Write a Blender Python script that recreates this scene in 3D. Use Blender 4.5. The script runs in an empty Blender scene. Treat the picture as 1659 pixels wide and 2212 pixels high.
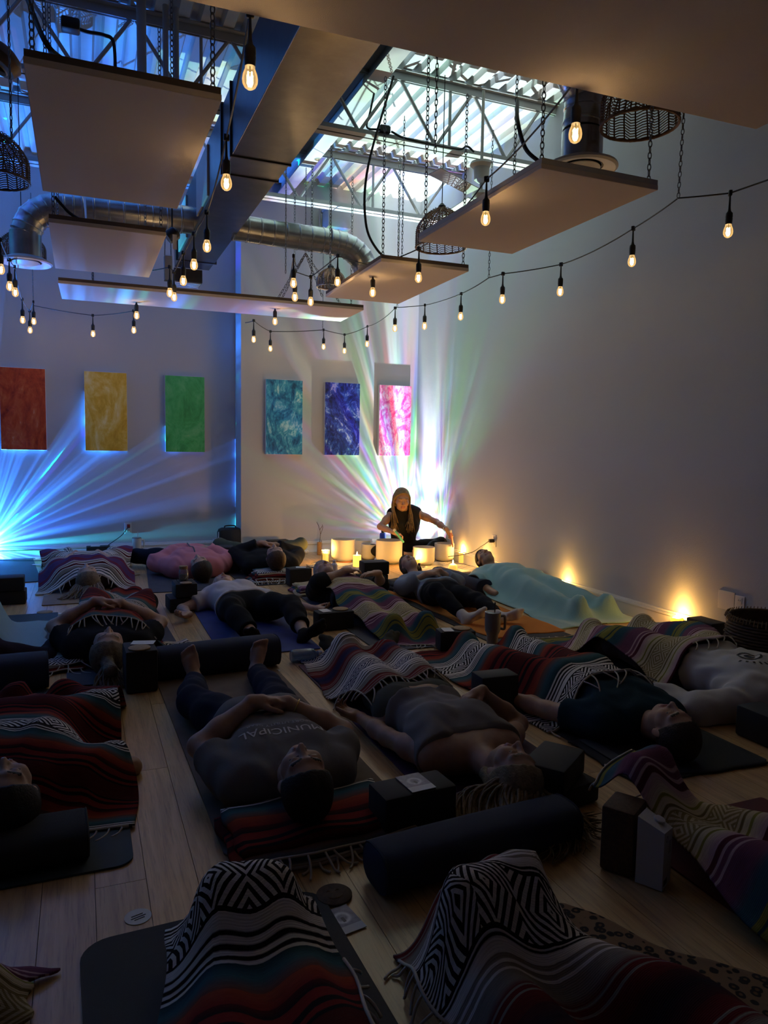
import bpy, bmesh, math, random
import numpy as np
from mathutils import Vector, Matrix
random.seed(7); np.random.seed(7)
SC = bpy.context.scene
COL = SC.collection
PI = math.pi

# ------------------------------------------------------------------ camera
IW, IH, FPX, CAM_H = 1659., 2212., 1588., 1.2
_r = lambda x, y: Vector((x - IW/2, IH/2 - y, -FPX)).normalized()
_ay = _r(175, 957); _ax = _r(4700, 1032)
_ax = (_ax - _ay*_ax.dot(_ay)).normalized(); _az = _ax.cross(_ay)
R3 = Matrix((_ax, _ay, _az))
cam = bpy.data.cameras.new('camera'); cam_ob = bpy.data.objects.new('camera', cam); COL.objects.link(cam_ob)
cam.sensor_fit = 'VERTICAL'; cam.sensor_height = 36; cam.lens = FPX/IH*36; cam.clip_start = .02; cam.clip_end = 60
M4 = R3.to_4x4(); M4.translation = Vector((0, 0, CAM_H)); cam_ob.matrix_world = M4
SC.camera = cam_ob
CP = Vector((0, 0, CAM_H))
def ray(x, y): return R3 @ Vector((x - IW/2, IH/2 - y, -FPX))
def at(x, y, z=0.):                       # the point at height z seen along a sight line
    d = ray(x, y); return CP + d*((z - CAM_H)/d.z)
def aty(x, y, Y):
    d = ray(x, y); return CP + d*(Y/d.y)
def atx(x, y, X):
    d = ray(x, y); return CP + d*(X/d.x)
def up(P, y):                             # height above P whose sight line has image row y
    lo, hi = -1., 5.
    for _ in range(40):
        m = (lo + hi)/2; c = R3.transposed() @ (Vector((P[0], P[1], m)) - CP)
        if IH/2 - FPX*c.y/-c.z > y: lo = m
        else: hi = m
    return lo

# ------------------------------------------------------------------ world, exposure
w = bpy.data.worlds.new('dark_room'); SC.world = w; w.use_nodes = True
w.node_tree.nodes['Background'].inputs[0].default_value = (.30, .34, .5, 1)
w.node_tree.nodes['Background'].inputs[1].default_value = .012
vs = SC.view_settings
SC.display_settings.display_device = 'sRGB'
vs.view_transform = 'Standard'; vs.look = 'None'; vs.gamma = 1; vs.use_curve_mapping = False; vs.exposure = 0.75
cy = SC.cycles
cy.max_bounces = 6; cy.diffuse_bounces = 3; cy.glossy_bounces = 3; cy.transmission_bounces = 4; cy.transparent_max_bounces = 12
cy.sample_clamp_indirect = 2.0; cy.sample_clamp_direct = 0; cy.caustics_reflective = False; cy.caustics_refractive = False
cy.use_denoising = True; cy.use_light_tree = True

BULB_W, PRISM_W, STAR_W, CANDLE_W = .42, 4300.0, 2100.0, 1.15
X_R, Y_B, Y_L, X_S, Z_D = 3.71, 8.03, 8.37, 1.612, 4.06      # right wall, back walls, step, deck

def node_lamp(name, loc, energy, axis, radius=.01):
    l = bpy.data.lights.new(name, 'POINT'); l.energy = energy; l.shadow_soft_size = radius; l.use_nodes = True
    o = bpy.data.objects.new(name, l); o.location = loc; COL.objects.link(o)
    o.rotation_euler = Vector(axis).to_track_quat('Z', 'Y').to_euler()
    return o, l.node_tree
def elevation(k, o, v, a, lo, hi):        # stronger towards the zenith, as the dome lens throws it
    u = o.rotation_euler.to_matrix().transposed() @ Vector((0, 0, 1))
    n = k.node('ShaderNodeVectorMath', operation='DOT_PRODUCT'); k.put(n.inputs[0], v); n.inputs[1].default_value = u
    t = k.m('POWER', k.m('MAXIMUM', n.outputs['Value'], 0.), a)
    return k.m('ADD', lo, k.m('MULTIPLY', t, hi - lo))
class NT:                                   # short node-building helper
    def __init__(s, t): s.t = t; s.n = t.nodes; s.l = t.links
    def node(s, ty, **k):
        n = s.n.new(ty)
        for a, v in k.items(): setattr(n, a, v)
        return n
    def put(s, sock, v):
        if v is None: return
        if isinstance(v, bpy.types.NodeSocket): s.l.new(v, sock)
        elif isinstance(v, (tuple, list)) and sock.type == 'RGBA' and len(v) == 3: sock.default_value = (*v, 1)
        else: sock.default_value = v
    def m(s, op, a, b=None, c=None, clamp=False):
        n = s.node('ShaderNodeMath', operation=op, use_clamp=clamp)
        for i, v in enumerate((a, b, c)): s.put(n.inputs[i], v)
        return n.outputs[0]
    def vm(s, op, a, b=None):
        n = s.node('ShaderNodeVectorMath', operation=op); s.put(n.inputs[0], a); s.put(n.inputs[1], b); return n.outputs[0]
    def sep(s, v):
        n = s.node('ShaderNodeSeparateXYZ'); s.put(n.inputs[0], v); return n.outputs
    def comb(s, x=0., y=0., z=0.):
        n = s.node('ShaderNodeCombineXYZ')
        for i, v in enumerate((x, y, z)): s.put(n.inputs[i], v)
        return n.outputs[0]
    def rgb(s, r, g, b):
        n = s.node('ShaderNodeCombineColor')
        for i, v in enumerate((r, g, b)): s.put(n.inputs[i], v)
        return n.outputs[0]
    def mix(s, f, a, b, mode='MIX'):
        n = s.node('ShaderNodeMix', data_type='RGBA', blend_type=mode)
        s.put(n.inputs[0], f); s.put(n.inputs[6], a); s.put(n.inputs[7], b); return n.outputs[2]
    def noise(s, v, scale=5, detail=2, rough=.5, dim='3D', w=None, dist=0):
        n = s.node('ShaderNodeTexNoise', noise_dimensions=dim)
        if dim != '1D' and v is not None: s.put(n.inputs['Vector'], v)
        if w is not None: s.put(n.inputs['W'], w)
        n.inputs['Scale'].default_value = scale; n.inputs['Detail'].default_value = detail; n.inputs['Roughness'].default_value = rough
        n.inputs['Distortion'].default_value = dist
        return n.outputs
    def ramp(s, f, stops, interp='LINEAR'):
        n = s.node('ShaderNodeValToRGB'); r = n.color_ramp; r.interpolation = interp; s.put(n.inputs[0], f)
        for i, (p, c) in enumerate(stops):
            e = r.elements[i] if i < 2 else r.elements.new(p)
            e.position = p; e.color = (*c, 1) if len(c) == 3 else c
        return n.outputs[0]
    def step(s, v, a, b):                  # smooth step
        n = s.node('ShaderNodeMapRange', interpolation_type='SMOOTHSTEP'); s.put(n.inputs[0], v)
        n.inputs[1].default_value = a; n.inputs[2].default_value = b; return n.outputs[0]

# prism lamp on the floor in the corner: fans of colour spread around its axis
PRISM = Vector((3.60, 7.66, .105))
RAYS = Vector((3.605, 7.30, .10))
def prism(name, loc, power, axis, look, pw, kk, zl, zh, back, ofs, cap=1., roof=0.):
    o, t = node_lamp(name, loc, power, axis, .012)
    k = NT(t); em = t.nodes['Emission']
    v = k.node('ShaderNodeTexCoord').outputs['Normal']; x, y, z = k.sep(v)
    th = k.m('ARCTAN2', y, x)
    pol = k.m('ABSOLUTE', z)
    cs, sn = k.m('COSINE', th), k.m('SINE', th)
    warp = k.noise(v, 2.2, 2)[0]
    def streak(off, sc, pw):
        q = k.comb(k.m('ADD', cs, off), k.m('ADD', sn, k.m('MULTIPLY', warp, .22)), k.m('MULTIPLY', pol, .30))
        return k.m('POWER', k.step(k.noise(q, sc, 3, .6)[0], .36, .74), pw)
    base = k.m('POWER', k.step(k.noise(k.comb(cs, sn, k.m('MULTIPLY', warp, .3)), 15., 3, .65)[0], .42, .68), 2.0)
    up_ = o.rotation_euler.to_matrix().transposed() @ Vector((0, 0, 1)); du = k.node('ShaderNodeVectorMath', operation='DOT_PRODUCT'); k.put(du.inputs[0], v); du.inputs[1].default_value = up_
    el = k.m('MAXIMUM', du.outputs['Value'], 0.)
    tn = k.m('DIVIDE', el, k.m('SQRT', k.m('MAXIMUM', k.m('SUBTRACT', 1., k.m('MULTIPLY', el, el)), .0004)))
    amp = k.m('ADD', .0016, k.m('MINIMUM', k.m('MULTIPLY', k.m('POWER', tn, pw), kk), cap)); zen = k.step(tn, zl, zh)
    def along(wv):
        n_ = k.node('ShaderNodeVectorMath', operation='DOT_PRODUCT'); k.put(n_.inputs[0], v); n_.inputs[1].default_value = o.rotation_euler.to_matrix().transposed() @ Vector(wv); return n_.outputs['Value']
    if roof:                                # wide dome lens: the roof deck over the room is washed evenly
        away = k.m('MULTIPLY', k.step(along((0, -1, 0)), -.02, .20), k.m('MULTIPLY', k.step(along((-1, 0, 0)), -.12, .03), k.m('SUBTRACT', 1., k.step(along((-1, 0, 0)), .42, .66))))
        amp = k.m('MAXIMUM', amp, k.m('MULTIPLY', k.step(el, .56, .86), k.m('MULTIPLY', away, roof))); zen = k.m('MAXIMUM', zen, away)
    flat_ = k.m('MULTIPLY', amp, k.m('ADD', .09, k.m('MULTIPLY', zen, .91))); ray_ = k.m('MULTIPLY', amp, k.m('SUBTRACT', 1.0, k.m('MULTIPLY', zen, .80)))
    def ch(off, g, c0): return k.m('ADD', k.m('MULTIPLY', flat_, c0), k.m('MULTIPLY', ray_, k.m('ADD', k.m('MULTIPLY', base, .75), k.m('MULTIPLY', streak(off, 12.0, 1.6), g))))
    c = k.rgb(ch(3.1 + ofs, .95, .50), ch(7.7 + ofs, 1.0, .66), ch(12.9 + ofs, .98, .62))
    # the lens faces the corner: less light is thrown back into the room
    bk = o.rotation_euler.to_matrix().transposed() @ Vector(look); dn = k.node('ShaderNodeVectorMath', operation='DOT_PRODUCT'); k.put(dn.inputs[0], v); dn.inputs[1].default_value = bk
    k.put(em.inputs[0], c); k.put(em.inputs[1], k.m('MAXIMUM', k.m('ADD', back, k.m('MULTIPLY', k.step(dn.outputs['Value'], -.50, .05), 1. - back)), k.m('MULTIPLY', k.step(el, .45, .70), .9 if roof else 0.)))
    return o
prism('prism_light', PRISM, PRISM_W, (0, 1, .03), (-.55, .83, 0), 1.7, .015, 3., 9., .06, 0., .42, .36)
prism('ray_light', RAYS, PRISM_W*.11, (1, .02, .25), (1, .1, 0), 1.9, .010, 14., 30., .02, 5.3)
# star projector by the back wall, just past the frame: blue fans and green dots
STAR = Vector((-.92, 8.325, .135))
def star():
    o, t = node_lamp('star_light', STAR, STAR_W, (0, 1, 0), .008)
    k = NT(t); em = t.nodes['Emission']
    v = k.node('ShaderNodeTexCoord').outputs['Normal']; x, y, z = k.sep(v)
    th = k.m('ARCTAN2', y, x); cs, sn = k.m('COSINE', th), k.m('SINE', th)
    warp = k.noise(v, 2.0, 2)[0]
    f1 = k.step(k.noise(k.comb(cs, sn, k.m('MULTIPLY', warp, .18)), 11., 3, .62)[0], .44, .68)
    f2 = k.step(k.noise(k.comb(k.m('ADD', cs, 9.), sn, k.m('MULTIPLY', warp, .2)), 9.0, 2)[0], .48, .68)
    neb = k.step(k.noise(v, 2.6, 3)[0], .44, .62)
    vo = k.node('ShaderNodeTexVoronoi', feature='DISTANCE_TO_EDGE' if False else 'F1'); k.put(vo.inputs['Vector'], v); vo.inputs['Scale'].default_value = 17
    dot = k.m('MULTIPLY', k.m('LESS_THAN', vo.outputs[0], .062), k.m('MULTIPLY', 16., k.step(k.m('ADD', z, k.m('MULTIPLY', y, .6)), .15, .35)))
    f = k.m('ADD', .22, f1)
    r = k.m('ADD', k.m('MULTIPLY', f, .04), k.m('MULTIPLY', f2, .03))
    g = k.m('ADD', k.m('MULTIPLY', f, .25), k.m('ADD', k.m('MULTIPLY', k.m('MULTIPLY', f2, neb), .65), dot))
    b = k.m('ADD', k.m('MULTIPLY', f, 1.05), k.m('ADD', k.m('MULTIPLY', f2, .35), k.m('MULTIPLY', dot, .7)))
    k.put(em.inputs[0], k.rgb(r, g, b)); el = elevation(k, o, v, 1., 0., 1.)
    tn = k.m('DIVIDE', k.m('SQRT', k.m('MAXIMUM', k.m('SUBTRACT', 1., k.m('MULTIPLY', z, z)), .0001)), k.m('MAXIMUM', z, .004))
    wall_ = k.m('MINIMUM', k.m('MULTIPLY', k.m('POWER', k.m('DIVIDE', tn, 6.7), .6), k.m('ADD', .07, k.m('MULTIPLY', k.step(el, .05, .62), .15))), 1.5)         # grazing fan up the wall
    roof_ = k.m('ADD', .004, k.m('MULTIPLY', k.m('POWER', el, 2.4), k.m('ADD', .10, k.m('MULTIPLY', k.step(el, .45, .70), .90))))
    k.put(em.inputs[1], k.m('ADD', k.m('MULTIPLY', wall_, k.step(z, .0, .012)), k.m('MULTIPLY', roof_, k.m('SUBTRACT', 1., k.step(z, .0, .012)))))
    return o
star()

# ------------------------------------------------------------------ materials
MATS = {}
def mat(name, col=(.5, .5, .5), rough=.6, metal=0., emit=None, es=0., spec=.5, trans=0., bump=None, vary=None, alpha=1., sheen=0., sss=0.):
    if name in MATS: return MATS[name]
    m = bpy.data.materials.new(name); m.use_nodes = True; k = NT(m.node_tree); b = m.node_tree.nodes['Principled BSDF']
    b.inputs['Base Color'].default_value = (*col, 1); b.inputs['Roughness'].default_value = rough; b.inputs['Metallic'].default_value = metal
    b.inputs['Specular IOR Level'].default_value = spec; b.inputs['Transmission Weight'].default_value = trans; b.inputs['Alpha'].default_value = alpha
    if sheen: b.inputs['Sheen Weight'].default_value = sheen
    if emit: b.inputs['Emission Color'].default_value = (*emit, 1); b.inputs['Emission Strength'].default_value = es
    co = k.node('ShaderNodeTexCoord').outputs['Object']
    if vary:                                # (scale, amount): patchy colour of the thing itself
        n = k.noise(co, vary[0], 4, .6)[0]
        lo = tuple(max(0, c*(1 - vary[1])) for c in col); hi = tuple(min(1, c*(1 + vary[1])) for c in col)
        k.put(b.inputs['Base Color'], k.ramp(n, [(.3, lo), (.7, hi)]))
    if bump:                                # (scale, strength)
        n = k.noise(co, bump[0], 3, .6)[0]; bp = k.node('ShaderNodeBump'); bp.inputs['Strength'].default_value = bump[1]; bp.inputs['Distance'].default_value = .004
        k.put(bp.inputs['Height'], n); k.put(b.inputs['Normal'], bp.outputs[0])
    MATS[name] = m; return m
def glass(name, tint=(1, 1, 1), rough=.03, opac=.10, body=0.):
    if name in MATS: return MATS[name]
    m = bpy.data.materials.new(name); m.use_nodes = True; t = m.node_tree; k = NT(t)
    t.nodes.remove(t.nodes['Principled BSDF'])
    tr = k.node('ShaderNodeBsdfTransparent'); tr.inputs[0].default_value = (*tint, 1)
    gl = k.node('ShaderNodeBsdfGlossy'); gl.inputs[1].default_value = rough
    lw = k.node('ShaderNodeLayerWeight'); lw.inputs[0].default_value = .25
    f = k.m('ADD', k.m('MULTIPLY', lw.outputs['Fresnel'], .8), opac, clamp=True)
    mx = k.node('ShaderNodeMixShader'); k.put(mx.inputs[0], f); k.l.new(tr.outputs[0], mx.inputs[1]); k.l.new(gl.outputs[0], mx.inputs[2])
    out = mx
    if body:
        d = k.node('ShaderNodeBsdfDiffuse'); d.inputs[0].default_value = (*tint, 1)
        m2 = k.node('ShaderNodeMixShader'); m2.inputs[0].default_value = body; k.l.new(mx.outputs[0], m2.inputs[1]); k.l.new(d.outputs[0], m2.inputs[2]); out = m2
    k.l.new(out.outputs[0], t.nodes['Material Output'].inputs[0])
    MATS[name] = m; return m

# ------------------------------------------------------------------ mesh helpers
def mesh_np(name, V, Fq, mats=(), mi=None, uv=None, smooth=True):
    """V (n,3), Fq list/array of faces (all quads, or mixed list)"""
    me = bpy.data.meshes.new(name)
    V = np.asarray(V, np.float32); me.vertices.add(len(V)); me.vertices.foreach_set('co', V.ravel())
    if isinstance(Fq, np.ndarray):
        n, kk = Fq.shape; loops = Fq.astype(np.int32).ravel(); starts = np.arange(n, dtype=np.int32)*kk
    else:
        n = len(Fq); loops = np.array([i for f in Fq for i in f], np.int32); ln = np.array([len(f) for f in Fq]); starts = np.concatenate([[0], np.cumsum(ln)[:-1]]).astype(np.int32)
    me.loops.add(len(loops)); me.loops.foreach_set('vertex_index', loops)
    me.polygons.add(n); me.polygons.foreach_set('loop_start', starts)
    me.polygons.foreach_set('use_smooth', np.full(n, bool(smooth)))
    for m in mats: me.materials.append(m)
    if mi is not None: me.polygons.foreach_set('material_index', np.asarray(mi, np.int32))
    if uv is not None:
        l = me.uv_layers.new(name='UVMap'); l.data.foreach_set('uv', np.asarray(uv, np.float32)[loops].ravel())
    me.update(calc_edges=True); me.validate(); return me
class MB:
    """collects simple solids into ONE mesh"""
    def __init__(s): s.v = []; s.f = []; s.mi = []; s.cur = 0
    def add(s, v, f):
        o = len(s.v); s.v += [tuple(p) for p in v]; s.f += [tuple(i + o for i in q) for q in f]; s.mi += [s.cur]*len(f); return s
    def box(s, c, d, rot=0., bev=0., M=None):
        x, y, z = d[0]/2, d[1]/2, d[2]/2
        if bev:
            b = min(bev, x*.9, y*.9, z*.9); bm = bmesh.new(); bmesh.ops.create_cube(bm, size=1)
            bmesh.ops.scale(bm, vec=d, verts=bm.verts); bmesh.ops.bevel(bm, geom=bm.edges[:], offset=b, segments=2, profile=.5, affect='EDGES')
            vv = [Vector(q.co) for q in bm.verts]; ff = [[q.index for q in fa.verts] for fa in bm.faces]; bm.free()
        else:
            vv = [Vector((sx*x, sy*y, sz*z)) for sz in (-1, 1) for sx, sy in ((-1, -1), (1, -1), (1, 1), (-1, 1))]
            ff = [(3, 2, 1, 0), (4, 5, 6, 7), (0, 1, 5, 4), (1, 2, 6, 5), (2, 3, 7, 6), (3, 0, 4, 7)]
        Rm = M if M is not None else Matrix.Rotation(rot, 3, 'Z')
        return s.add([Vector(c) + Rm @ q for q in vv], ff)
    def lathe(s, prof, c=(0, 0, 0), n=24, M=None, caps=True):
        v, f = [], []
        for r, z in prof:
            for i in range(n):
                a = 2*PI*i/n; v.append(Vector((r*math.cos(a), r*math.sin(a), z)))
        for j in range(len(prof) - 1):
            for i in range(n): f.append((j*n + i, j*n + (i + 1) % n, (j + 1)*n + (i + 1) % n, (j + 1)*n + i))
        if caps:
            f.append(tuple(range(n))[::-1]); f.append(tuple(range((len(prof) - 1)*n, len(prof)*n)))
        if M is not None: v = [M @ q for q in v]
        return s.add([Vector(c) + q for q in v], f)
    def tube(s, pts, r, n=8, caps=True, closed=False):
        pts = [Vector(p) for p in pts]; m = len(pts); rr = r if isinstance(r, (list, tuple)) else [r]*m
        v, f = [], []; nrm = None
        for i, p in enumerate(pts):
            if closed: t = pts[(i + 1) % m] - pts[i - 1]
            else: t = pts[min(i + 1, m - 1)] - pts[max(i - 1, 0)]
            t = t.normalized() if t.length > 1e-9 else Vector((0, 0, 1))
            if nrm is None:
                nrm = t.cross(Vector((0, 0, 1)) if abs(t.z) < .9 else Vector((1, 0, 0))).normalized()
            else:
                nrm = nrm - t*nrm.dot(t); nrm = nrm.normalized() if nrm.length > 1e-6 else t.orthogonal().normalized()
            b = t.cross(nrm)
            for k in range(n):
                a = 2*PI*k/n; v.append(p + (nrm*math.cos(a) + b*math.sin(a))*rr[i])
        for j in range(m if closed else m - 1):
            j2 = (j + 1) % m
            for k in range(n): f.append((j*n + k, j*n + (k + 1) % n, j2*n + (k + 1) % n, j2*n + k))
        if caps and not closed: f.append(tuple(range(n))[::-1]); f.append(tuple(range((m - 1)*n, m*n)))
        return s.add(v, f)
    def sphere(s, c, r, n=12, m=8, M=None):
        rx = r if isinstance(r, (tuple, list)) else (r, r, r)
        v, f = [], []
        for j in range(m + 1):
            ph = PI*j/m
            for i in range(n):
                a = 2*PI*i/n; q = Vector((rx[0]*math.sin(ph)*math.cos(a), rx[1]*math.sin(ph)*math.sin(a), -rx[2]*math.cos(ph)))
                v.append(Vector(c) + (M @ q if M is not None else q))
        for j in range(m):
            for i in range(n): f.append((j*n + i, j*n + (i + 1) % n, (j + 1)*n + (i + 1) % n, (j + 1)*n + i))
        return s.add(v, f)
    def poly(s, pts, z0, z1):
        n = len(pts); v = [(p[0], p[1], z0) for p in pts] + [(p[0], p[1], z1) for p in pts]
        return s.add(v, [tuple(range(n))[::-1], tuple(range(n, 2*n))] + [(i, (i + 1) % n, n + (i + 1) % n, n + i) for i in range(n)])
    def build(s, name, mats, parent=None, smooth=False, loc=None, auto=None):
        mats = mats if isinstance(mats, (list, tuple)) else [mats]
        me = mesh_np(name, np.array([tuple(q) for q in s.v]), s.f, mats, s.mi, smooth=smooth)
        bm = bmesh.new(); bm.from_mesh(me); bmesh.ops.recalc_face_normals(bm, faces=bm.faces[:]); bm.to_mesh(me); bm.free()
        o = bpy.data.objects.new(name, me); COL.objects.link(o)
        if loc is not None: o.location = loc
        if parent is not None: attach(o, parent)
        if smooth and auto is not False: me.set_sharp_from_angle(angle=auto or .7)
        return o
def attach(o, parent):
    """parent a mesh whose vertices are in world coordinates (parents are translated / z-rotated only)"""
    o.parent = parent; o.matrix_parent_inverse = parent_world(parent).inverted(); return o
def parent_world(p):
    m = Matrix.LocRotScale(p.location, p.rotation_euler, p.scale)
    return parent_world(p.parent) @ p.matrix_parent_inverse @ m if p.parent else m
def thing(name, label, cat, loc=(0, 0, 0), group=None, rz=0.):
    o = bpy.data.objects.new(name, None); COL.objects.link(o); o.location = loc; o.rotation_euler = (0, 0, rz); o.empty_display_size = .05
    return tag(o, label, cat, group)
def tag(o, label, cat, group=None):
    o['label'] = label; o['category'] = cat
    if group: o['group'] = group
    return o
def struct(o): o['kind'] = 'structure'; return o
def copy_tree(o, parent=None):
    c = o.copy(); COL.objects.link(c)
    if parent is not None: c.parent = parent
    for ch in [q for q in o.children]: copy_tree(ch, c)
    return c
def smooth_path(pts, n=6):
    """Catmull-Rom through the points"""
    P = [Vector(p) for p in pts]; P = [P[0]*2 - P[1]] + P + [P[-1]*2 - P[-2]]; out = []
    for i in range(1, len(P) - 2):
        for k in range(n):
            t = k/n; a, b, c, d = P[i-1], P[i], P[i+1], P[i+2]
            out.append(.5*((2*b) + (c - a)*t + (2*a - 5*b + 4*c - d)*t*t + (3*b - a - 3*c + d)*t**3))
    out.append(P[-2]); return out
# ------------------------------------------------------------------ room shell
M_WALL = mat('wall_paint', (.43, .445, .49), .75, bump=(160, .25), spec=.25)
M_TRIM = mat('trim_paint', (.70, .69, .68), .35)
M_DARKGAP = mat('floor_gap', (.05, .035, .02), .9)
M_DECK = mat('deck_paint', (.60, .62, .62), .45, vary=(3, .08))
M_STEEL = mat('joist_paint', (.42, .43, .43), .5)
M_BLACK = mat('black_plastic', (.012, .012, .013), .45)
M_RUBBER = mat('black_cable', (.01, .01, .011), .6)
M_CHAIN = mat('chain_steel', (.22, .22, .23), .4, .8)
def bamboo():
    m = bpy.data.materials.new('bamboo_plank'); m.use_nodes = True; k = NT(m.node_tree); b = m.node_tree.nodes['Principled BSDF']
    co = k.node('ShaderNodeTexCoord').outputs['Object']; rnd = k.node('ShaderNodeObjectInfo').outputs['Random']
    geo = k.node('ShaderNodeNewGeometry').outputs['Position']
    x, y, z = k.sep(geo)
    v = k.comb(k.m('MULTIPLY', x, 26.), k.m('MULTIPLY', y, 1.6), k.m('MULTIPLY', rnd, 40.))
    n = k.noise(v, 1.6, 5, .65, dist=.6)[0]
    v2 = k.comb(k.m('MULTIPLY', x, 90.), k.m('MULTIPLY', y, 4.), k.m('MULTIPLY', rnd, 9.))
    n2 = k.noise(v2, 2.0, 3, .6)[0]
    c = k.ramp(n, [(.25, (.33, .20, .095)), (.5, (.57, .355, .155)), (.75, (.72, .48, .235))])
    c = k.mix(k.m('MULTIPLY', k.step(n2, .52, .72), .55), c, (.20, .115, .05))
    c = k.mix(k.m('MULTIPLY', rnd, .28), c, (.30, .18, .09))
    k.put(b.inputs['Base Color'], c); b.inputs['Roughness'].default_value = .30; b.inputs['Specular IOR Level'].default_value = .6
    bp = k.node('ShaderNodeBump'); bp.inputs['Strength'].default_value = .12; bp.inputs['Distance'].default_value = .002
    k.put(bp.inputs['Height'], n2); k.put(b.inputs['Normal'], bp.outputs[0]); return m
M_PLANK = bamboo()
floor = struct(MB().box((-.2, 3., -.06), (8.1, 11.4, .1)).build('floor', M_DARKGAP))
PW = .132
def plank_mb(m, x, y0, y1):
    return m.box((x, (y0 + y1)/2, -.005), (PW - .0016, y1 - y0 - .0016, .010), bev=.0)
rest = MB(); cnt = 0; shared = {}
for i in range(int(7.9/PW)):
    x = X_R - PW/2 - i*PW; off = (i*0.713) % 1.83
    y = -2.5 - off
    while y < 8.36:
        y0, y1 = max(y, -2.5), min(y + 1.83, Y_L if x < X_S else Y_B)
        y += 1.83
        if y1 - y0 < .02: continue
        if x > -1.35 and y1 > 1.2 and cnt < 298:
            key = round(y1 - y0, 3)
            if key not in shared: shared[key] = plank_mb(MB(), 0, 0, y1 - y0)
            o = None
            if not isinstance(shared[key], bpy.types.Mesh):
                o = shared[key].build('plank', M_PLANK, loc=None); shared[key] = o.data; COL.objects.unlink(o); bpy.data.objects.remove(o)
            o = bpy.data.objects.new('plank', shared[key]); COL.objects.link(o); o.location = (x, y0, 0); o.parent = floor; cnt += 1
        else: plank_mb(rest, x, y0, y1)
ro = rest.build('plank_field', M_PLANK, floor); ro['kind'] = 'stuff'
struct(MB().box((X_R + .06, 3., 2.1), (.12, 11.4, 4.6)).build('wall_right', M_WALL))
struct(MB().box(((X_S + X_R + .1)/2, Y_B + .3, 2.1), (X_R + .1 - X_S, .6, 4.6)).build('wall_back', M_WALL))
struct(MB().box(((-4.3 + X_S)/2, Y_L + .13, 2.1), (X_S + 4.3, .26, 4.6)).build('wall_recess', M_WALL))
struct(MB().box((-4.26, 3., 2.1), (.12, 11.4, 4.6)).build('wall_left', M_WALL))
struct(MB().box((-.2, -2.6, 2.1), (8.2, .12, 4.6)).build('wall_front', M_WALL))
def skirting(name, a, b, n):                 # board with a stepped cap, standing off the wall along n
    a, b, n = Vector(a), Vector(b), Vector(n); m = MB(); d = (b - a); L = d.length; rot = math.atan2(d.y, d.x); c = (a + b)/2
    for h0, h1, t in ((0, .092, .014), (.092, .112, .020), (.112, .128, .011)):
        m.box(c + n*(t/2) + Vector((0, 0, (h0 + h1)/2)), (L, t, h1 - h0), rot, bev=.003)
    struct(m.build(name, M_TRIM))
skirting('baseboard_right', (X_R, -2.5, 0), (X_R, Y_B, 0), (-1, 0, 0))
skirting('baseboard_back', (X_S, Y_B, 0), (X_R, Y_B, 0), (0, -1, 0))
skirting('baseboard_recess', (-4.2, Y_L, 0), (X_S, Y_L, 0), (0, -1, 0))
skirting('baseboard_step', (X_S, Y_B, 0), (X_S, Y_L, 0), (-1, 0, 0))
# corrugated roof deck
prof = []; x = -4.3
while x < X_R + .1:
    prof += [(x, 0), (x + .075, 0), (x + .092, .042), (x + .133, .042)]; x += .15
pv = [(px, py, Z_D + pz) for py in (-2.6, 8.6) for px, pz in prof]; n = len(prof)
struct(MB().add(pv, [(i, i + 1, n + i + 1, n + i) for i in range(n - 1)]).build('ceiling', M_DECK))
struct(MB().box((-.2, 3., Z_D + .2), (8.4, 11.6, .06)).build('ceiling_slab', M_DECK))

# ------------------------------------------------------------------ roof joists
def joist(Y, label, x0=-4.2, x1=X_R, zt=4.055, zb=3.53):
    j = thing('roof_joist', label, 'joist', (0, Y, zb), 'steel roof joists')
    m = MB()
    for s in (-1, 1): m.box(((x0 + x1)/2, Y + s*.035, zt - .005), (x1 - x0, .045, .008)).box(((x0 + x1)/2, Y + s*.014, zt - .035), (x1 - x0, .008, .06))
    m.build('top_chord', M_STEEL, j)
    m = MB()
    for s in (-1, 1): m.box(((x0 + x1)/2, Y + s*.04, zb), (x1 - x0, .06, .008)).box(((x0 + x1)/2, Y + s*.014, zb + .025), (x1 - x0, .008, .05))
    m.build('bottom_chord', M_STEEL, j)
    x = x1 - .15; k = 0
    while x > -1.6:
        a = Vector((x, Y, zt - .05)); b = Vector((x - .31, Y, zb + .03))
        if k % 2: a, b = Vector((x, Y, zb + .03)), Vector((x - .31, Y, zt - .05))
        MB().tube([a, b], .0135, 6).build('web_bar', M_STEEL, j, smooth=True); x -= .31 if k % 2 == 0 else .33; k += 1
        if k % 6 == 3: MB().tube([Vector((x + .12, Y, zb)), Vector((x + .12, Y, zt - .04))], .012, 6).build('web_post', M_STEEL, j, smooth=True)
joist(5.40, 'pale open-web steel roof joist carrying the black cable and junction box')
joist(7.05, 'pale open-web steel roof joist close to the back wall, above the square duct end')
joist(3.72, 'pale open-web steel roof joist above the large dark hanging panel')
m = MB(); a, b = at(835, 149, 3.9), at(734, 256, 3.9); X = (a.x + b.x)/2
m.box((X, 5.6, 3.88), (.13, 5.0, .012)).box((X, 5.6, 4.02), (.13, 5.0, .012)).box((X, 5.6, 3.95), (.012, 5.0, .13))
tag(m.build('steel_beam', M_STEEL), 'grey steel beam running along the duct just under the corrugated roof', 'beam')
m = MB(); q = at(668, 268, 3.95)
for dy in (0, .3): m.box((q.x, 6.4, 3.98), (.07, 3.0, .09))
tag(m.build('roof_channel', M_STEEL), 'narrow steel channel between joists beside the square duct', 'channel')

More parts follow.
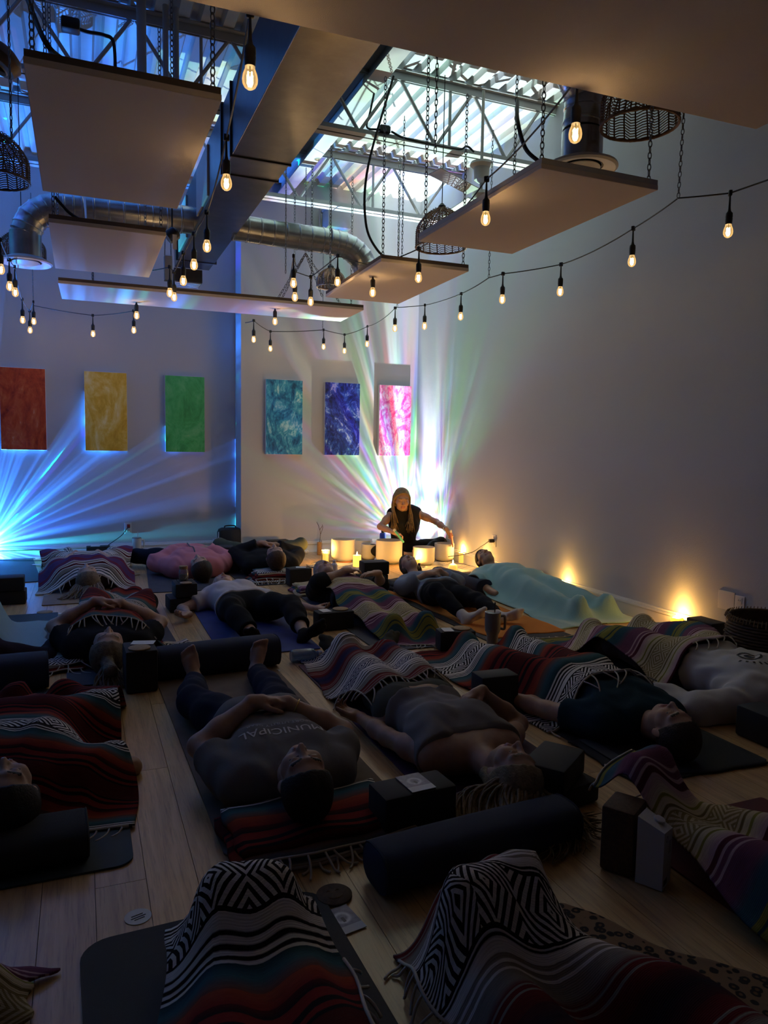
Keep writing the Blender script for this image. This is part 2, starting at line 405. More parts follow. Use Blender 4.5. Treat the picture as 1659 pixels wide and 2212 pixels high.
# ------------------------------------------------------------------ chains
def chain_mb(a, b, link=.032, wire=.0026, mb=None):
    a, b = Vector(a), Vector(b); d = b - a; L = d.length; t = d.normalized(); s = t.orthogonal().normalized(); q = t.cross(s); mb = mb or MB()
    n = max(2, int(L/(link*.78)))
    for i in range(n):
        c = a + t*(L*(i + .5)/n); u = s if i % 2 else q; u = (u + (q if i % 2 else s)*.35).normalized()
        pts = [c + t*(math.cos(k*PI/4)*link*.5) + u*(math.sin(k*PI/4)*link*.23) for k in range(8)]
        mb.tube(pts, wire, 4, closed=True)
    return mb
def chain(a, b, label, parent=None, **k):
    o = chain_mb(a, b, **k).build('chain', M_CHAIN, parent, smooth=True, auto=3.1)
    if parent is None: tag(o, label, 'chain', 'loose hanging chains')
    return o

# ------------------------------------------------------------------ acoustic panels
M_FACE = mat('panel_fabric', (.66, .58, .52), .85, bump=(300, .3), spec=.2)
M_BACK = mat('panel_edge', (.10, .075, .06), .7)
PZ = 2.37
def panel(x0, y0, x1, y1, label, z=PZ, tilt=0., chains=None, edge=None, ztop=3.5):
    c = Vector(((x0 + x1)/2, (y0 + y1)/2, z))
    p = thing('ceiling_panel', label, 'acoustic panel', c, 'hanging ceiling panels')
    w_, d_ = x1 - x0, y1 - y0
    MB().box(c + Vector((0, 0, .011)), (w_, d_, .022), tilt, bev=.003).build('panel_face', M_FACE, p)
    MB().box(c + Vector((0, 0, .033)), (w_ - .004, d_ - .004, .022), tilt).build('backing_board', M_BACK if edge is None else edge, p)
    Rm = Matrix.Rotation(tilt, 3, 'Z')
    for sx, sy in (chains or ((-.46, -.47), (.46, -.47), (-.46, .47), (.46, .47))):
        q = c + Rm @ Vector((sx*w_, sy*d_, .044)); chain((q.x, q.y, ztop), q, '', p)
    return p
M_EDGE_W = mat('panel_edge_white', (.5, .5, .5), .7)
panel(-.145, 2.64, .465, 3.90, 'white square-looking ceiling panel hung on chains above the wicker basket lamp')
panel(-.14, 4.42, .465, 5.55, 'small white ceiling panel with a coil of cable on top, below the round duct')
panel(1.79, 2.69, 2.41, 3.90, 'long white ceiling panel hung beside the bare wall, edge washed in blue', edge=M_EDGE_W)
panel(1.78, 4.40, 2.40, 5.62, 'white ceiling panel hung at the end of the curved duct pipe', tilt=-.02)
panel(-.13, 6.02, 2.26, 6.66, 'long narrow white ceiling panel hung crosswise before the paintings', tilt=-.02, chains=((-.40, -.35), (-.40, .35), (.31, -.45), (.31, .45), (.47, -.3)))
panel(-.06, 1.53, 2.33, 2.14, 'huge dark ceiling panel overhead, closest to the camera', z=2.40, tilt=-.024, ztop=3.9, chains=((-.46, .3), (.46, .3), (-.46, -.3), (.46, -.3)))

# ------------------------------------------------------------------ ducts
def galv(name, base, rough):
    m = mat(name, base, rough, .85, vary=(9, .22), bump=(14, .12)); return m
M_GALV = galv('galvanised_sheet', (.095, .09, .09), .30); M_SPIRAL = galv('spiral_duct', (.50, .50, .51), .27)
M_SEAM = mat('duct_seam', (.03, .03, .035), .5)
M_WHITEMET = mat('white_enamel', (.62, .60, .57), .45)
d = thing('square_duct', 'large square sheet metal duct running down the middle of the ceiling', 'duct', (1.0, 4.6, 2.86))
for i, (ya, yb, xa, xb) in enumerate(((1.4, 4.40, .83, 1.175), (4.405, 4.70, .83, 1.172), (4.705, 7.0, .835, 1.165), (7.005, 7.3, .84, 1.16))):
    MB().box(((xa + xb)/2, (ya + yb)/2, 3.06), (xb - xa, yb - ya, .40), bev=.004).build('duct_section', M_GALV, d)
for y in (4.40, 4.70, 7.0):
    MB().box((1.0, y, 3.06), (.362, .014, .415)).build('flange', M_SEAM, d)
for y0, y1 in ((5.25, 5.75), (6.35, 6.85)):
    MB().box((.829, (y0 + y1)/2, 3.06), (.014, y1 - y0, .34), bev=.004).build('access_frame', M_WHITEMET, d)
g = MB().box((.97, 7.45, 2.80), (.26, .26, .12)); gr = g.build('end_register', M_GALV, d)
for i in range(4): MB().box((.97, 7.35 + i*.055, 2.737), (.24, .012, .012)).build('louvre', M_WHITEMET, gr)
def spiral(path, r, name, parent, pitch=.105):
    pts = smooth_path(path, 14); out = [pts[0]]; rr = [r]; acc = 0
    for i in range(1, len(pts)):
        out.append(pts[i]); rr.append(r)
    # resample evenly with a raised seam every pitch
    L = [0.]
    for i in range(1, len(pts)): L.append(L[-1] + (pts[i] - pts[i-1]).length)
    tot = L[-1]; P, Rr = [], []; k = 0; s = 0.
    def loc(s):
        j = min(max(np.searchsorted(L, s) - 1, 0), len(L) - 2); t = (s - L[j])/max(L[j+1] - L[j], 1e-6); return pts[j].lerp(pts[j+1], min(max(t, 0), 1))
    while s < tot:
        for ds, kr in ((0, r), (.004, r + .0045), (.011, r + .0045), (.015, r), (pitch*.55, r)): P.append(loc(min(s + ds, tot))); Rr.append(kr)
        s += pitch
    return MB().tube(P, Rr, 24).build(name, M_SPIRAL, parent, smooth=True, auto=.6)
def diffuser(c, parent, r=.18):
    m = MB().lathe([(r*.62, .03), (r*.98, 0), (r, -.012), (r*.93, -.02), (r*.60, -.004), (r*.58, .03)], c, 32, caps=False).build('diffuser_rim', M_WHITEMET, parent, smooth=True)
    MB().lathe([(.002, -.028), (r*.30, -.026), (r*.52, -.010), (r*.50, -.004), (.002, -.01)], c, 28, caps=False).build('diffuser_cone', M_WHITEMET, m, smooth=True)
    MB().lathe([(r*.58, .028), (.001, .029)], c, 24, caps=False).build('diffuser_throat', M_SEAM, m)
Yd = 6.05
q = thing('round_duct', 'shiny spiral pipe bending down to a white round vent beside the basket lamp', 'duct', (-.1, Yd, 2.93))
spiral([(.86, Yd, 2.945), (.45, Yd, 2.935), (.05, Yd, 2.92)], .102, 'straight_pipe', q)
spiral([(.05, Yd, 2.92), (-.16, Yd, 2.90), (-.29, Yd, 2.82), (-.345, Yd, 2.70)], .104, 'elbow', q, .062)
MB().lathe([(.107, 0), (.107, .19), (.104, .19), (.104, 0)], (-.345, Yd, 2.52), 28).build('collar', M_SPIRAL, q, smooth=True); diffuser((-.345, Yd, 2.505), q, .178)
q = thing('round_duct', 'shiny spiral pipe curving down from the square duct over the corner panel', 'duct', (1.6, Yd, 2.93))
spiral([(1.15, Yd, 2.935), (1.55, Yd, 2.925), (1.95, Yd, 2.92)], .102, 'straight_pipe', q)
spiral([(1.95, Yd, 2.92), (2.12, Yd, 2.895), (2.25, Yd, 2.80), (2.30, Yd, 2.66)], .104, 'elbow', q, .062)
MB().lathe([(.107, 0), (.107, .12), (.104, .12), (.104, 0)], (2.30, Yd, 2.54), 28).build('collar', M_SPIRAL, q, smooth=True); diffuser((2.30, Yd, 2.525), q)
c3 = Vector((2.47, 3.34, 2.70))
q = thing('round_duct', 'thick spiral pipe dropping to a wide tan vent rim beside the right-hand wall', 'duct', c3)
spiral([c3 + Vector((-.75, -.1, .57)), c3 + Vector((-.35, -.05, .56)), c3 + Vector((-.12, -.02, .50)), c3 + Vector((0, 0, .36)), c3 + Vector((0, 0, .17))], .104, 'elbow', q, .075)
MB().lathe([(.107, 0), (.107, .17), (.104, .17), (.104, 0)], c3, 28).build('collar', M_SPIRAL, q, smooth=True); diffuser(c3, q, .19)

# ------------------------------------------------------------------ wicker pendants
M_CANE = mat('cane', (.17, .085, .035), .6, vary=(30, .4))
def basket(c, r, h, label, flare=1.0, ztop=4.0, nr=20):
    b = thing('wicker_pendant', label, 'pendant lamp', c, 'wicker basket lamps')
    c = Vector(c)
    def rad(t): return r*(.16 + .84*math.sin(min(1, (1 - t)*1.55 + .02)*PI/2)**.8) if t < 1 else r*.16
    for k in range(nr):
        a = 2*PI*k/nr
        pts = [c + Vector((rad(t)*math.cos(a + .1*t), rad(t)*math.sin(a + .1*t), h*t)) for t in np.linspace(0, 1, 9)]
        MB().tube(pts, .0042, 5).build('rib', M_CANE, b, smooth=True)
    m = MB(); n_ring = 21
    for i in range(n_ring):
        t = (i + .5)/n_ring; z = h*t; R = rad(t); pts = []
        for k in range(nr*2):
            a = 2*PI*k/(nr*2); zz = z + (.0075 if (k % 4) < 2 else -.0075); rr = R + (.004 if k % 2 else -.002)
            pts.append(c + Vector((rr*math.cos(a), rr*math.sin(a), zz)))
        m.tube(pts, .0030, 4, closed=True)
    m.build('weave', M_CANE, b, smooth=True)
    for nm, z, R in (('rim', .004, r), ('top_ring', h*.995, r*.17)): MB().tube([c + Vector((R*math.cos(2*PI*k/32), R*math.sin(2*PI*k/32), z)) for k in range(32)], .0075, 6, closed=True).build(nm, M_CANE, b, smooth=True)
    MB().lathe([(.03, 0), (.03, .05), (.012, .07), (.012, .0)], c + Vector((0, 0, h - .03)), 12).build('lamp_holder', M_BLACK, b)
    MB().tube([c + Vector((0, 0, h)), Vector((c.x, c.y, ztop))], .0035, 6).build('flex', M_RUBBER, b)
basket((-.44, 5.0, 2.725), .185, .27, 'wicker basket lamp by the white panel, cut by the picture edge')
basket((-.40, 6.55, 2.62), .17, .22, 'wicker basket lamp half hidden behind the curved duct and its vent')
basket((2.58, 5.2, 2.735), .195, .29, 'wicker basket lamp hanging behind the long blue-edged panel')
basket((2.57, 3.02, 2.80), .185, .28, 'wicker basket lamp whose rim shows under the huge dark panel')
basket((2.20, 6.75, 2.70), .13, .17, 'small wicker basket lamp behind the bend of the duct pipe')

# ------------------------------------------------------------------ string lights
M_GLASSB = glass('bulb_glass', (1, .88, .66), .05, .10)
def fil():
    m = mat('filament', (1, .8, .5), .5, emit=(1.0, .72, .36), es=26.); m.cycles.emission_sampling = 'NONE'; return m
M_FIL = fil()
def glow():
    t = M_GLASSB.node_tree; k = NT(t); out = t.nodes['Material Output']; src = out.inputs[0].links[0].from_socket
    e = k.node('ShaderNodeEmission'); e.inputs[0].default_value = (1, .62, .22, 1); e.inputs[1].default_value = .16
    a = k.node('ShaderNodeAddShader'); k.l.new(src, a.inputs[0]); k.l.new(e.outputs[0], a.inputs[1]); k.l.new(a.outputs[0], out.inputs[0]); M_GLASSB.cycles.emission_sampling = 'NONE'
glow()
DROP = .172
me_socket = MB().lathe([(.004, .158), (.006, .10), (.009, .086), (.0165, .078), (.0175, .06), (.0165, .056), (.0175, .052), (.0155, .026), (.013, .026)], n=14).box((0, 0, DROP), (.024, .017, .026), bev=.004).build('socket', M_BLACK, smooth=True).data
me_glass = MB().lathe([(.013, .030), (.0155, .018), (.0205, .006), (.0228, -.008), (.0215, -.020), (.016, -.030), (.008, -.0355), (.001, -.037)], n=18, caps=False).build('bulb_glass', M_GLASSB, smooth=True).data
fm = MB()
for k in range(4):
    a = PI/4 + k*PI/2; fm.tube([(.0075*math.cos(a), .0075*math.sin(a), .010), (.0055*math.cos(a), .0055*math.sin(a), -.020)], .0021, 5)
fm.cur = 1; fm.tube([(0, 0, .028), (0, 0, .010)], .003, 5)
me_fil = fm.build('filament', [M_FIL, M_BLACK]).data
for o in list(COL.objects):
    if o.data in (me_socket, me_glass, me_fil): bpy.data.objects.remove(o)
bulb_lamp = bpy.data.lights.new('bulb_light', 'POINT'); bulb_lamp.energy = BULB_W; bulb_lamp.color = (1, .72, .42); bulb_lamp.shadow_soft_size = .012
def strand(label, items, zb=2.27, start=None, end=None, lights=True):
    s = thing('string_light', label, 'string lights', (0, 0, 2.4), 'festoon string lights')
    path = [Vector(start)] if start is not None else []
    for it in items:
        if it[0] == 'h': path.append(Vector(it[1])); continue
        P = at(it[1], it[2], it[3] if len(it) > 3 else zb)
        so = bpy.data.objects.new('socket', me_socket); COL.objects.link(so); so.parent = s; so.location = P - Vector(s.location); so.rotation_euler = (0, 0, random.random()*3)
        for nm, me in (('bulb_glass', me_glass), ('filament', me_fil)):
            g = bpy.data.objects.new(nm, me); COL.objects.link(g); g.parent = so
        l = bpy.data.objects.new('bulb_light', bulb_lamp); COL.objects.link(l); l.parent = so; l.location = (0, 0, -.005)
        path.append(P + Vector((0, 0, DROP)))
    if end is not None: path.append(Vector(end))
    pts = []
    for a, b in zip(path[:-1], path[1:]):
        L = (b - a).length
        for k in range(6):
            t = k/6; pts.append(a.lerp(b, t) - Vector((0, 0, .10*L*L*.25*4*t*(1 - t))))
    pts.append(path[-1]); MB().tube(pts, .0038, 6).build('cord', M_RUBBER, s, smooth=True)
    return s
B = lambda x, y, *z: ('b', x, y, *z)
hk1, hk2, hk3 = at(1465, 428, 2.46), at(1056, 600, 2.46), at(858, 664, 2.46)
strand('string of bulbs sagging along the bare wall from near the camera to the back corner',
       [B(1573, 497), ('h', hk1), B(1365, 562), B(1210, 628), B(1085, 645), ('h', hk2), B(995, 682), B(917, 703), ('h', hk3), B(853, 708), B(793, 742), B(744, 757), B(699, 748), B(584, 752, 2.22), B(548, 732, 2.22)],
       start=(2.95, 1.2, 2.62), end=at(530, 697, 2.43))
strand('string of bulbs crossing before the blue-edged panel, down to the hanging chains',
       [B(1243, 285), B(1049, 470), B(904, 598), B(805, 630), B(729, 607, 2.36), B(671, 650), B(637, 640), ('h', at(626, 601, 2.44)), B(634, 610, 2.30)], start=(1.42, 1.0, 2.52), end=at(640, 575, 2.50))
strand('string of bulbs hanging along the square duct above the white panels',
       [B(540, 165, 2.25), B(489, 392), B(447, 530), B(419, 570), B(396, 605), B(376, 640), B(367, 631)], start=(.46, 1.3, 2.50), end=at(330, 584, 2.46))
strand('string of bulbs near the round vent, looping along the recessed wall of paintings',
       [B(2, 580), B(21, 617), B(33, 630), B(49, 690), B(65, 712), B(73, 693, 2.32), ('h', at(72, 660, 2.5)), B(201, 720), B(289, 712), B(295, 680), B(594, 693)], start=(-.5, 4.3, 2.55), end=at(640, 662, 2.45))
chain(hk1, (hk1.x + .02, hk1.y, 3.4), 'thin chain holding up the bulb string closest to the bare wall')
chain(hk2, (hk2.x, hk2.y, 3.5), 'thin chain holding the bulb string below the blue-edged panel')
chain(hk3, (hk3.x, hk3.y, 3.5), 'thin chain holding the bulb string above the pink painting')
h4 = at(72, 655, 2.5); chain(h4, (h4.x, h4.y, 3.5), 'thin chain holding the bulb string above the red painting')
h5 = at(697, 716, 2.44); chain(h5, (h5.x, h5.y, 3.5), 'thin chain dropping to the bulb string above the navy painting')
for p, q_, lab in (((617, 590), (617, 395), 'slack chain hanging between the square duct and the far joist'), ((25, 300), (25, 560), 'chain hanging in front of the wicker lamp by the picture edge'),
                   ((940, 330), (935, 480), 'chain hanging in front of the basket lamp behind the long panel'), ((868, 570), (880, 330), 'pair chain hanging over the corner panel')):
    a = at(*p, 2.5); chain(a, (a.x, a.y, 3.5), lab)
# bridle of chains under the near spiral pipe
apex = aty(660, 548, 6.1)
br = thing('chain_bridle', 'fan of four chains spreading from one hook to the long crosswise panel', 'chain', apex)
chain(apex, (apex.x, apex.y, 3.5), '', br)
for q_ in ((598, 648), (605, 652), (696, 640), (735, 655)): chain(apex, aty(*q_, 6.2), '', br)

# ------------------------------------------------------------------ odds and ends under the roof
def cable(pts, r, label, name='cable', n=8): return tag(MB().tube(smooth_path(pts, n), r, 6).build(name, M_RUBBER, smooth=True), label, 'cable')
cable([at(813, 178, 3.95), at(800, 240, 3.75), at(793, 275, 3.62), aty(820, 280, 5.36)], .008, 'black cable feeding the junction box on the joist')
jb = thing('junction_box', 'black junction box sitting on the joist chord', 'electrical box', aty(830, 280, 5.38))
MB().box(aty(830, 281, 5.38), (.085, .06, .05), bev=.006).build('box_body', M_BLACK, jb); MB().box(aty(830, 275, 5.38), (.07, .05, .02), bev=.004).build('box_lid', M_BLACK, jb)
cable([aty(845, 284, 5.36), aty(880, 300, 5.34), aty(985, 322, 5.34), aty(1008, 316, 5.34), aty(1024, 328, 5.34)], .008, 'black cable lying along the joist chord')
cable([at(850, 165, 3.7), aty(795, 360, 4.6), aty(790, 480, 4.6), aty(815, 540, 4.6), aty(850, 565, 4.6)], .008, 'long black cable drooping from the roof to the corner panel')
cable([at(1118, 215, 3.2), aty(1118, 260, 3.2), aty(1135, 320, 3.15), aty(1165, 350, 3.1)], .010, 'thick black cable curving onto the blue-edged panel')
cable([at(60, 0, 3.0), aty(95, 85, 3.2), aty(130, 125, 3.25), aty(185, 152, 3.3), aty(200, 160, 3.4)], .011, 'thick black cable drooping onto the white panel above the wicker lamp')
cable([aty(118, 425, 4.6), aty(150, 460, 4.6), aty(185, 480, 4.6), aty(215, 488, 4.6)], .009, 'black cable reaching the coil on the small panel')
co = at(215, 486, 2.44); m = MB()
for k in range(3): m.tube([Vector((.02 + (.13 + .012*k)*math.cos(2*PI*i/28), 4.75 + (.09 + .01*k)*math.sin(2*PI*i/28), 2.425 + .011*k)) for i in range(28)], .009, 6, closed=True)
tag(m.build('cable_coil', M_RUBBER, smooth=True), 'coil of black cable lying on the small white ceiling panel', 'cable')
cable([aty(150, 55, 4.2), aty(185, 68, 4.2), aty(225, 76, 4.2), aty(245, 92, 4.2), aty(250, 165, 4.2)], .009, 'black wire bending down from the black box by the roof joist')
MBk = MB().box(aty(152, 55, 4.2), (.09, .07, .06), bev=.012)
tag(MBk.build('ceiling_box', M_BLACK, smooth=True), 'black box with a wire, near the roof at the top corner', 'electrical box')
M_PIPE = mat('conduit_paint', (.40, .42, .44), .5)
for x, r in ((305, .030), (357, .018), (380, .018)):
    a = aty(x, 20, 5.2); tag(MB().tube([(a.x, a.y, 4.03), (a.x, a.y, 3.45)], r, 12).build('conduit_pipe', M_PIPE, smooth=True), {305: 'thick grey pipe standing behind the white panel by the roof', 357: 'thin grey pipe, first beside the thick pipe near the roof', 380: 'thin grey pipe closest to the square duct near the roof'}[x], 'pipe')
# fan
fc = aty(1040, 372, 5.1)
fn = thing('ceiling_fan', 'white ceiling fan hanging behind the blue-edged panel', 'fan', fc)
M_FAN = mat('fan_white', (.55, .55, .53), .4)
MB().lathe([(.02, .07), (.085, .068), (.09, .05), (.062, .03), (.055, -.06), (.03, -.075), (.012, -.08), (.012, -.16)], fc, 24).build('motor_canopy', M_FAN, fn, smooth=True)
for k in range(3):
    a = -.55 + k*2*PI/3; u = Vector((math.cos(a), math.sin(a), 0)); p = fc + Vector((0, 0, -.17))
    MB().box(p + u*.36, (.5, .11, .008), bev=.003, M=Matrix.Rotation(a, 3, 'Z') @ Matrix.Rotation(.2, 3, 'X')).build('blade', M_FAN, fn)
MB().lathe([(.01, .03), (.06, .025), (.07, 0), (.05, -.03), (.01, -.035)], fc + Vector((0, 0, -.17)), 20).build('fan_hub', M_FAN, fn, smooth=True)
MB().tube([fc, Vector((fc.x, fc.y, 3.9))], .012, 8).build('downrod', M_FAN, fn)
# wall unit hung on the back wall
ac = aty(727, 478, 7.85); u = thing('wall_unit', 'grey boxy unit on a bracket high on the back wall', 'air unit', ac)
MB().box(ac, (.27, .24, .20), bev=.02).build('unit_body', mat('unit_grey', (.36, .40, .42), .5), u, smooth=True); MB().box(ac + Vector((0, 0, .115)), (.29, .26, .04), bev=.015).build('unit_lid', mat('unit_lid', (.45, .5, .52), .5), u, smooth=True)
MB().tube([ac + Vector((-.16, .1, .2)), ac + Vector((-.16, .1, -.12))], .012, 6).build('bracket', M_STEEL, u)
# tan round shade at the picture edge
sh = thing('wooden_pendant', 'tan round wooden lamp shade cut by the picture edge', 'pendant lamp', at(-2, 125, 2.9))
Ms = Matrix.Rotation(.5, 3, 'Y')
MB().lathe([(.05, .05), (.085, .03), (.10, 0), (.085, -.035), (.06, -.04), (.06, -.02)], at(-2, 125, 2.9), 28, M=Ms, caps=False).build('shade', mat('tan_wood', (.20, .12, .07), .5), sh, smooth=True)
MB().lathe([(.06, -.04), (.055, -.045), (.05, -.03)], at(-2, 125, 2.9), 28, M=Ms, caps=False).build('ring', mat('ring_white', (.6, .55, .5), .4), sh, smooth=True)
MB().tube([at(-2, 125, 2.9), at(-2, 125, 2.9) + Vector((0, 0, 1.1))], .004, 6).build('flex', M_RUBBER, sh)
# small black spotlight and grey block hanging by the duct end
sp = aty(372, 508, 5.45); s_ = thing('spotlight', 'small black spotlight with a white tag beside the small panel', 'spotlight', sp)
MB().lathe([(.03, .045), (.045, .03), (.048, -.02), (.04, -.04)], sp, 18, M=Matrix.Rotation(.9, 3, 'Y')).build('lamp_head', M_BLACK, s_, smooth=True)
MB().box(sp + Vector((.01, -.06, -.06)), (.028, .003, .10)).build('paper_tag', mat('paper', (.7, .7, .68), .8), s_)
MB().tube([sp, Vector((sp.x, sp.y, 3.5))], .006, 6).build('drop_rod', M_BLACK, s_)
gb = aty(363, 580, 6.4); t_ = thing('grey_box', 'slim grey box hung on two chains beyond the small panel', 'box', gb)
MB().box(gb, (.065, .06, .20), bev=.006).build('box_body', M_PIPE, t_)
for sx in (-.025, .025): chain(gb + Vector((sx, 0, .10)), (gb.x + sx*.3, gb.y, 3.5), '', t_)
# ------------------------------------------------------------------ smooth solids: distance fields -> one continuous surface
def V3(p): return np.array(p, np.float32)
def cone(a, b, ra, rb=None, k=.02, cut=None): return ('c', V3(a), V3(b), ra, ra if rb is None else rb, k, cut)
def ell(c, r, M=None, k=.015, sub=False, cut=None): return ('s' if sub else 'e', V3(c), V3(r), np.eye(3, dtype=np.float32) if M is None else np.array(M, np.float32), 0, k, cut)
def pdist(p, X, Y, Z):
    if p[0] == 'c':
        a, b, ra, rb = p[1:5]; d = b - a; L = float(d @ d) + 1e-12
        x, y, z = X - a[0], Y - a[1], Z - a[2]
        h = np.clip((x*d[0] + y*d[1] + z*d[2])/L, 0, 1)
        D = np.sqrt((x - h*d[0])**2 + (y - h*d[1])**2 + (z - h*d[2])**2) - (ra + (rb - ra)*h)
    else:
        c, r, M = p[1:4]; x, y, z = X - c[0], Y - c[1], Z - c[2]
        q = [(x*M[0, i] + y*M[1, i] + z*M[2, i]) for i in range(3)]
        k0 = np.sqrt(sum((q[i]/r[i])**2 for i in range(3))); k1 = np.sqrt(sum((q[i]/r[i]**2)**2 for i in range(3))) + 1e-9
        D = k0*(k0 - 1)/k1
    if p[6]:
        for c, n in p[6]: D = np.maximum(D, (X - c[0])*n[0] + (Y - c[1])*n[1] + (Z - c[2])*n[2])
    return D
def pbox(p):
    if p[0] == 'c':
        r = max(p[3], p[4]); return np.minimum(p[1], p[2]) - r, np.maximum(p[1], p[2]) + r
    r = float(max(p[2])); return p[1] - r, p[1] + r
def field(prims, cell, fold=None, floor=None, pad=3):
    bx = [pbox(p) for p in prims if p[0] != 's']
    lo = np.min([b[0] for b in bx], 0) - pad*cell - .01; hi = np.max([b[1] for b in bx], 0) + pad*cell + .01
    n = np.ceil((hi - lo)/cell).astype(int) + 1
    ax = [(lo[i] + np.arange(n[i])*cell).astype(np.float32) for i in range(3)]
    F = np.full(n, .2, np.float32)
    for p in prims:
        b = pbox(p); m = p[5] + 3*cell + .004
        s = [slice(max(0, int((b[0][i] - m - lo[i])/cell)), min(n[i], int((b[1][i] + m - lo[i])/cell) + 2)) for i in range(3)]
        if any(q.stop <= q.start for q in s): continue
        D = pdist(p, ax[0][s[0]][:, None, None], ax[1][s[1]][None, :, None], ax[2][s[2]][None, None, :])
        A = F[s[0], s[1], s[2]]; k = p[5]
        if p[0] == 's':
            D = -D; h = np.clip(.5 - .5*(A - D)/k, 0, 1); F[s[0], s[1], s[2]] = A*(1 - h) + D*h + k*h*(1 - h)
        else:
            h = np.clip(.5 + .5*(A - D)/k, 0, 1); F[s[0], s[1], s[2]] = A*(1 - h) + D*h - k*h*(1 - h)
    if fold is not None: F += fold(ax[0][:, None, None], ax[1][None, :, None], ax[2][None, None, :])
    if floor is not None: F = np.maximum(F, (floor - ax[2])[None, None, :])
    return F, lo, cell
def nets(F, lo, cell):
    """naive surface nets -> quads"""
    S = F < 0; n = np.array(F.shape)
    c = np.zeros(n - 1, np.uint8)
    for dx in (0, 1):
        for dy in (0, 1):
            for dz in (0, 1): c += S[dx:n[0]-1+dx, dy:n[1]-1+dy, dz:n[2]-1+dz]
    I = np.argwhere((c > 0) & (c < 8)); idx = np.full(n - 1, -1, np.int32); idx[I[:, 0], I[:, 1], I[:, 2]] = np.arange(len(I))
    P = np.zeros((len(I), 3), np.float32); W = np.zeros(len(I), np.float32)
    cor = [(0, 0, 0), (1, 0, 0), (0, 1, 0), (1, 1, 0), (0, 0, 1), (1, 0, 1), (0, 1, 1), (1, 1, 1)]
    val = [F[I[:, 0]+a, I[:, 1]+b, I[:, 2]+d] for a, b, d in cor]
    for i in range(8):
        for j in range(i + 1, 8):
            if sum(abs(cor[i][q] - cor[j][q]) for q in range(3)) != 1: continue
            a, b = val[i], val[j]; m = (a < 0) != (b < 0); t = np.where(m, a/np.where(m, a - b, 1), 0)
            for q in range(3): P[:, q] += m*(cor[i][q] + t*(cor[j][q] - cor[i][q]))
            W += m
    P = (I + P/W[:, None])*cell + lo
    Q = []
    for axx in range(3):
        sl = [slice(None)]*3; s2 = [slice(None)]*3; sl[axx] = slice(0, -1); s2[axx] = slice(1, None)
        a, b = S[tuple(sl)], S[tuple(s2)]; E = np.argwhere(a != b); u, v = [q for q in range(3) if q != axx]
        E = E[(E[:, u] > 0) & (E[:, v] > 0) & (E[:, u] < n[u] - 1) & (E[:, v] < n[v] - 1)]
        def g(du, dv):
            q = E.copy(); q[:, u] -= du; q[:, v] -= dv; return idx[q[:, 0], q[:, 1], q[:, 2]]
        q = np.stack([g(1, 1), g(0, 1), g(0, 0), g(1, 0)], 1); fl = a[E[:, 0], E[:, 1], E[:, 2]]
        if axx == 1: fl = ~fl
        q[~fl] = q[~fl][:, ::-1]; Q.append(q)
    Q = np.concatenate(Q); return P, Q[(Q >= 0).all(1)]
def trim(V, Q, keep):                      # drop faces and unused vertices
    Q = Q[keep]; u, inv = np.unique(Q, return_inverse=True); return V[u], inv.reshape(Q.shape).astype(np.int32)
def cloud_dist(prims, P, pad=.05):
    """rough distance of points to a union of prims"""
    D = np.full(len(P), 1., np.float32)
    for p in prims:
        if p[0] == 's': continue
        b = pbox(p); m = ((P > b[0] - pad) & (P < b[1] + pad)).all(1)
        if m.any(): D[m] = np.minimum(D[m], pdist(p, P[m, 0], P[m, 1], P[m, 2]))
    return D
def solid(name, prims, mats, parent, cell, fold=None, floor=.002, paint=None, hide=None):
    V, Q = nets(*field(prims, cell, fold, floor))
    if hide:                                # leave out skin that lies well under the clothing
        c = V[Q].mean(1); k = cloud_dist(hide, c) > -.022
        if not k.all(): V, Q = trim(V, Q, k)
    mi = None
    if paint: mi = paint(V[Q].mean(1))
    me = mesh_np(name, V, Q, mats if isinstance(mats, (list, tuple)) else [mats], mi)
    o = bpy.data.objects.new(name, me); COL.objects.link(o)
    if parent is not None: attach(o, parent)
    return o
def folds(amp, seed=0., f=38., along=(0, 1, .3)):
    rs = np.random.RandomState(int(seed*97) + 3); ph = rs.rand(6)*6.3; a = np.array(along, float); a /= np.linalg.norm(a)
    b = np.array((a[1], -a[0], .5)); 
    def g(X, Y, Z):
        s = X*a[0] + Y*a[1] + Z*a[2]; t = X*b[0] + Y*b[1] + Z*b[2]
        w_ = s + .035*np.sin(t*17 + ph[0]) + .02*np.sin(t*41 + ph[1])
        r = np.sin(w_*f + ph[2])*np.sin(t*11 + ph[3] + s*4) + .6*np.sin(w_*f*1.9 + t*9 + ph[4])*np.sin(t*23 + ph[5])
        return (amp*r).astype(np.float32)
    return g

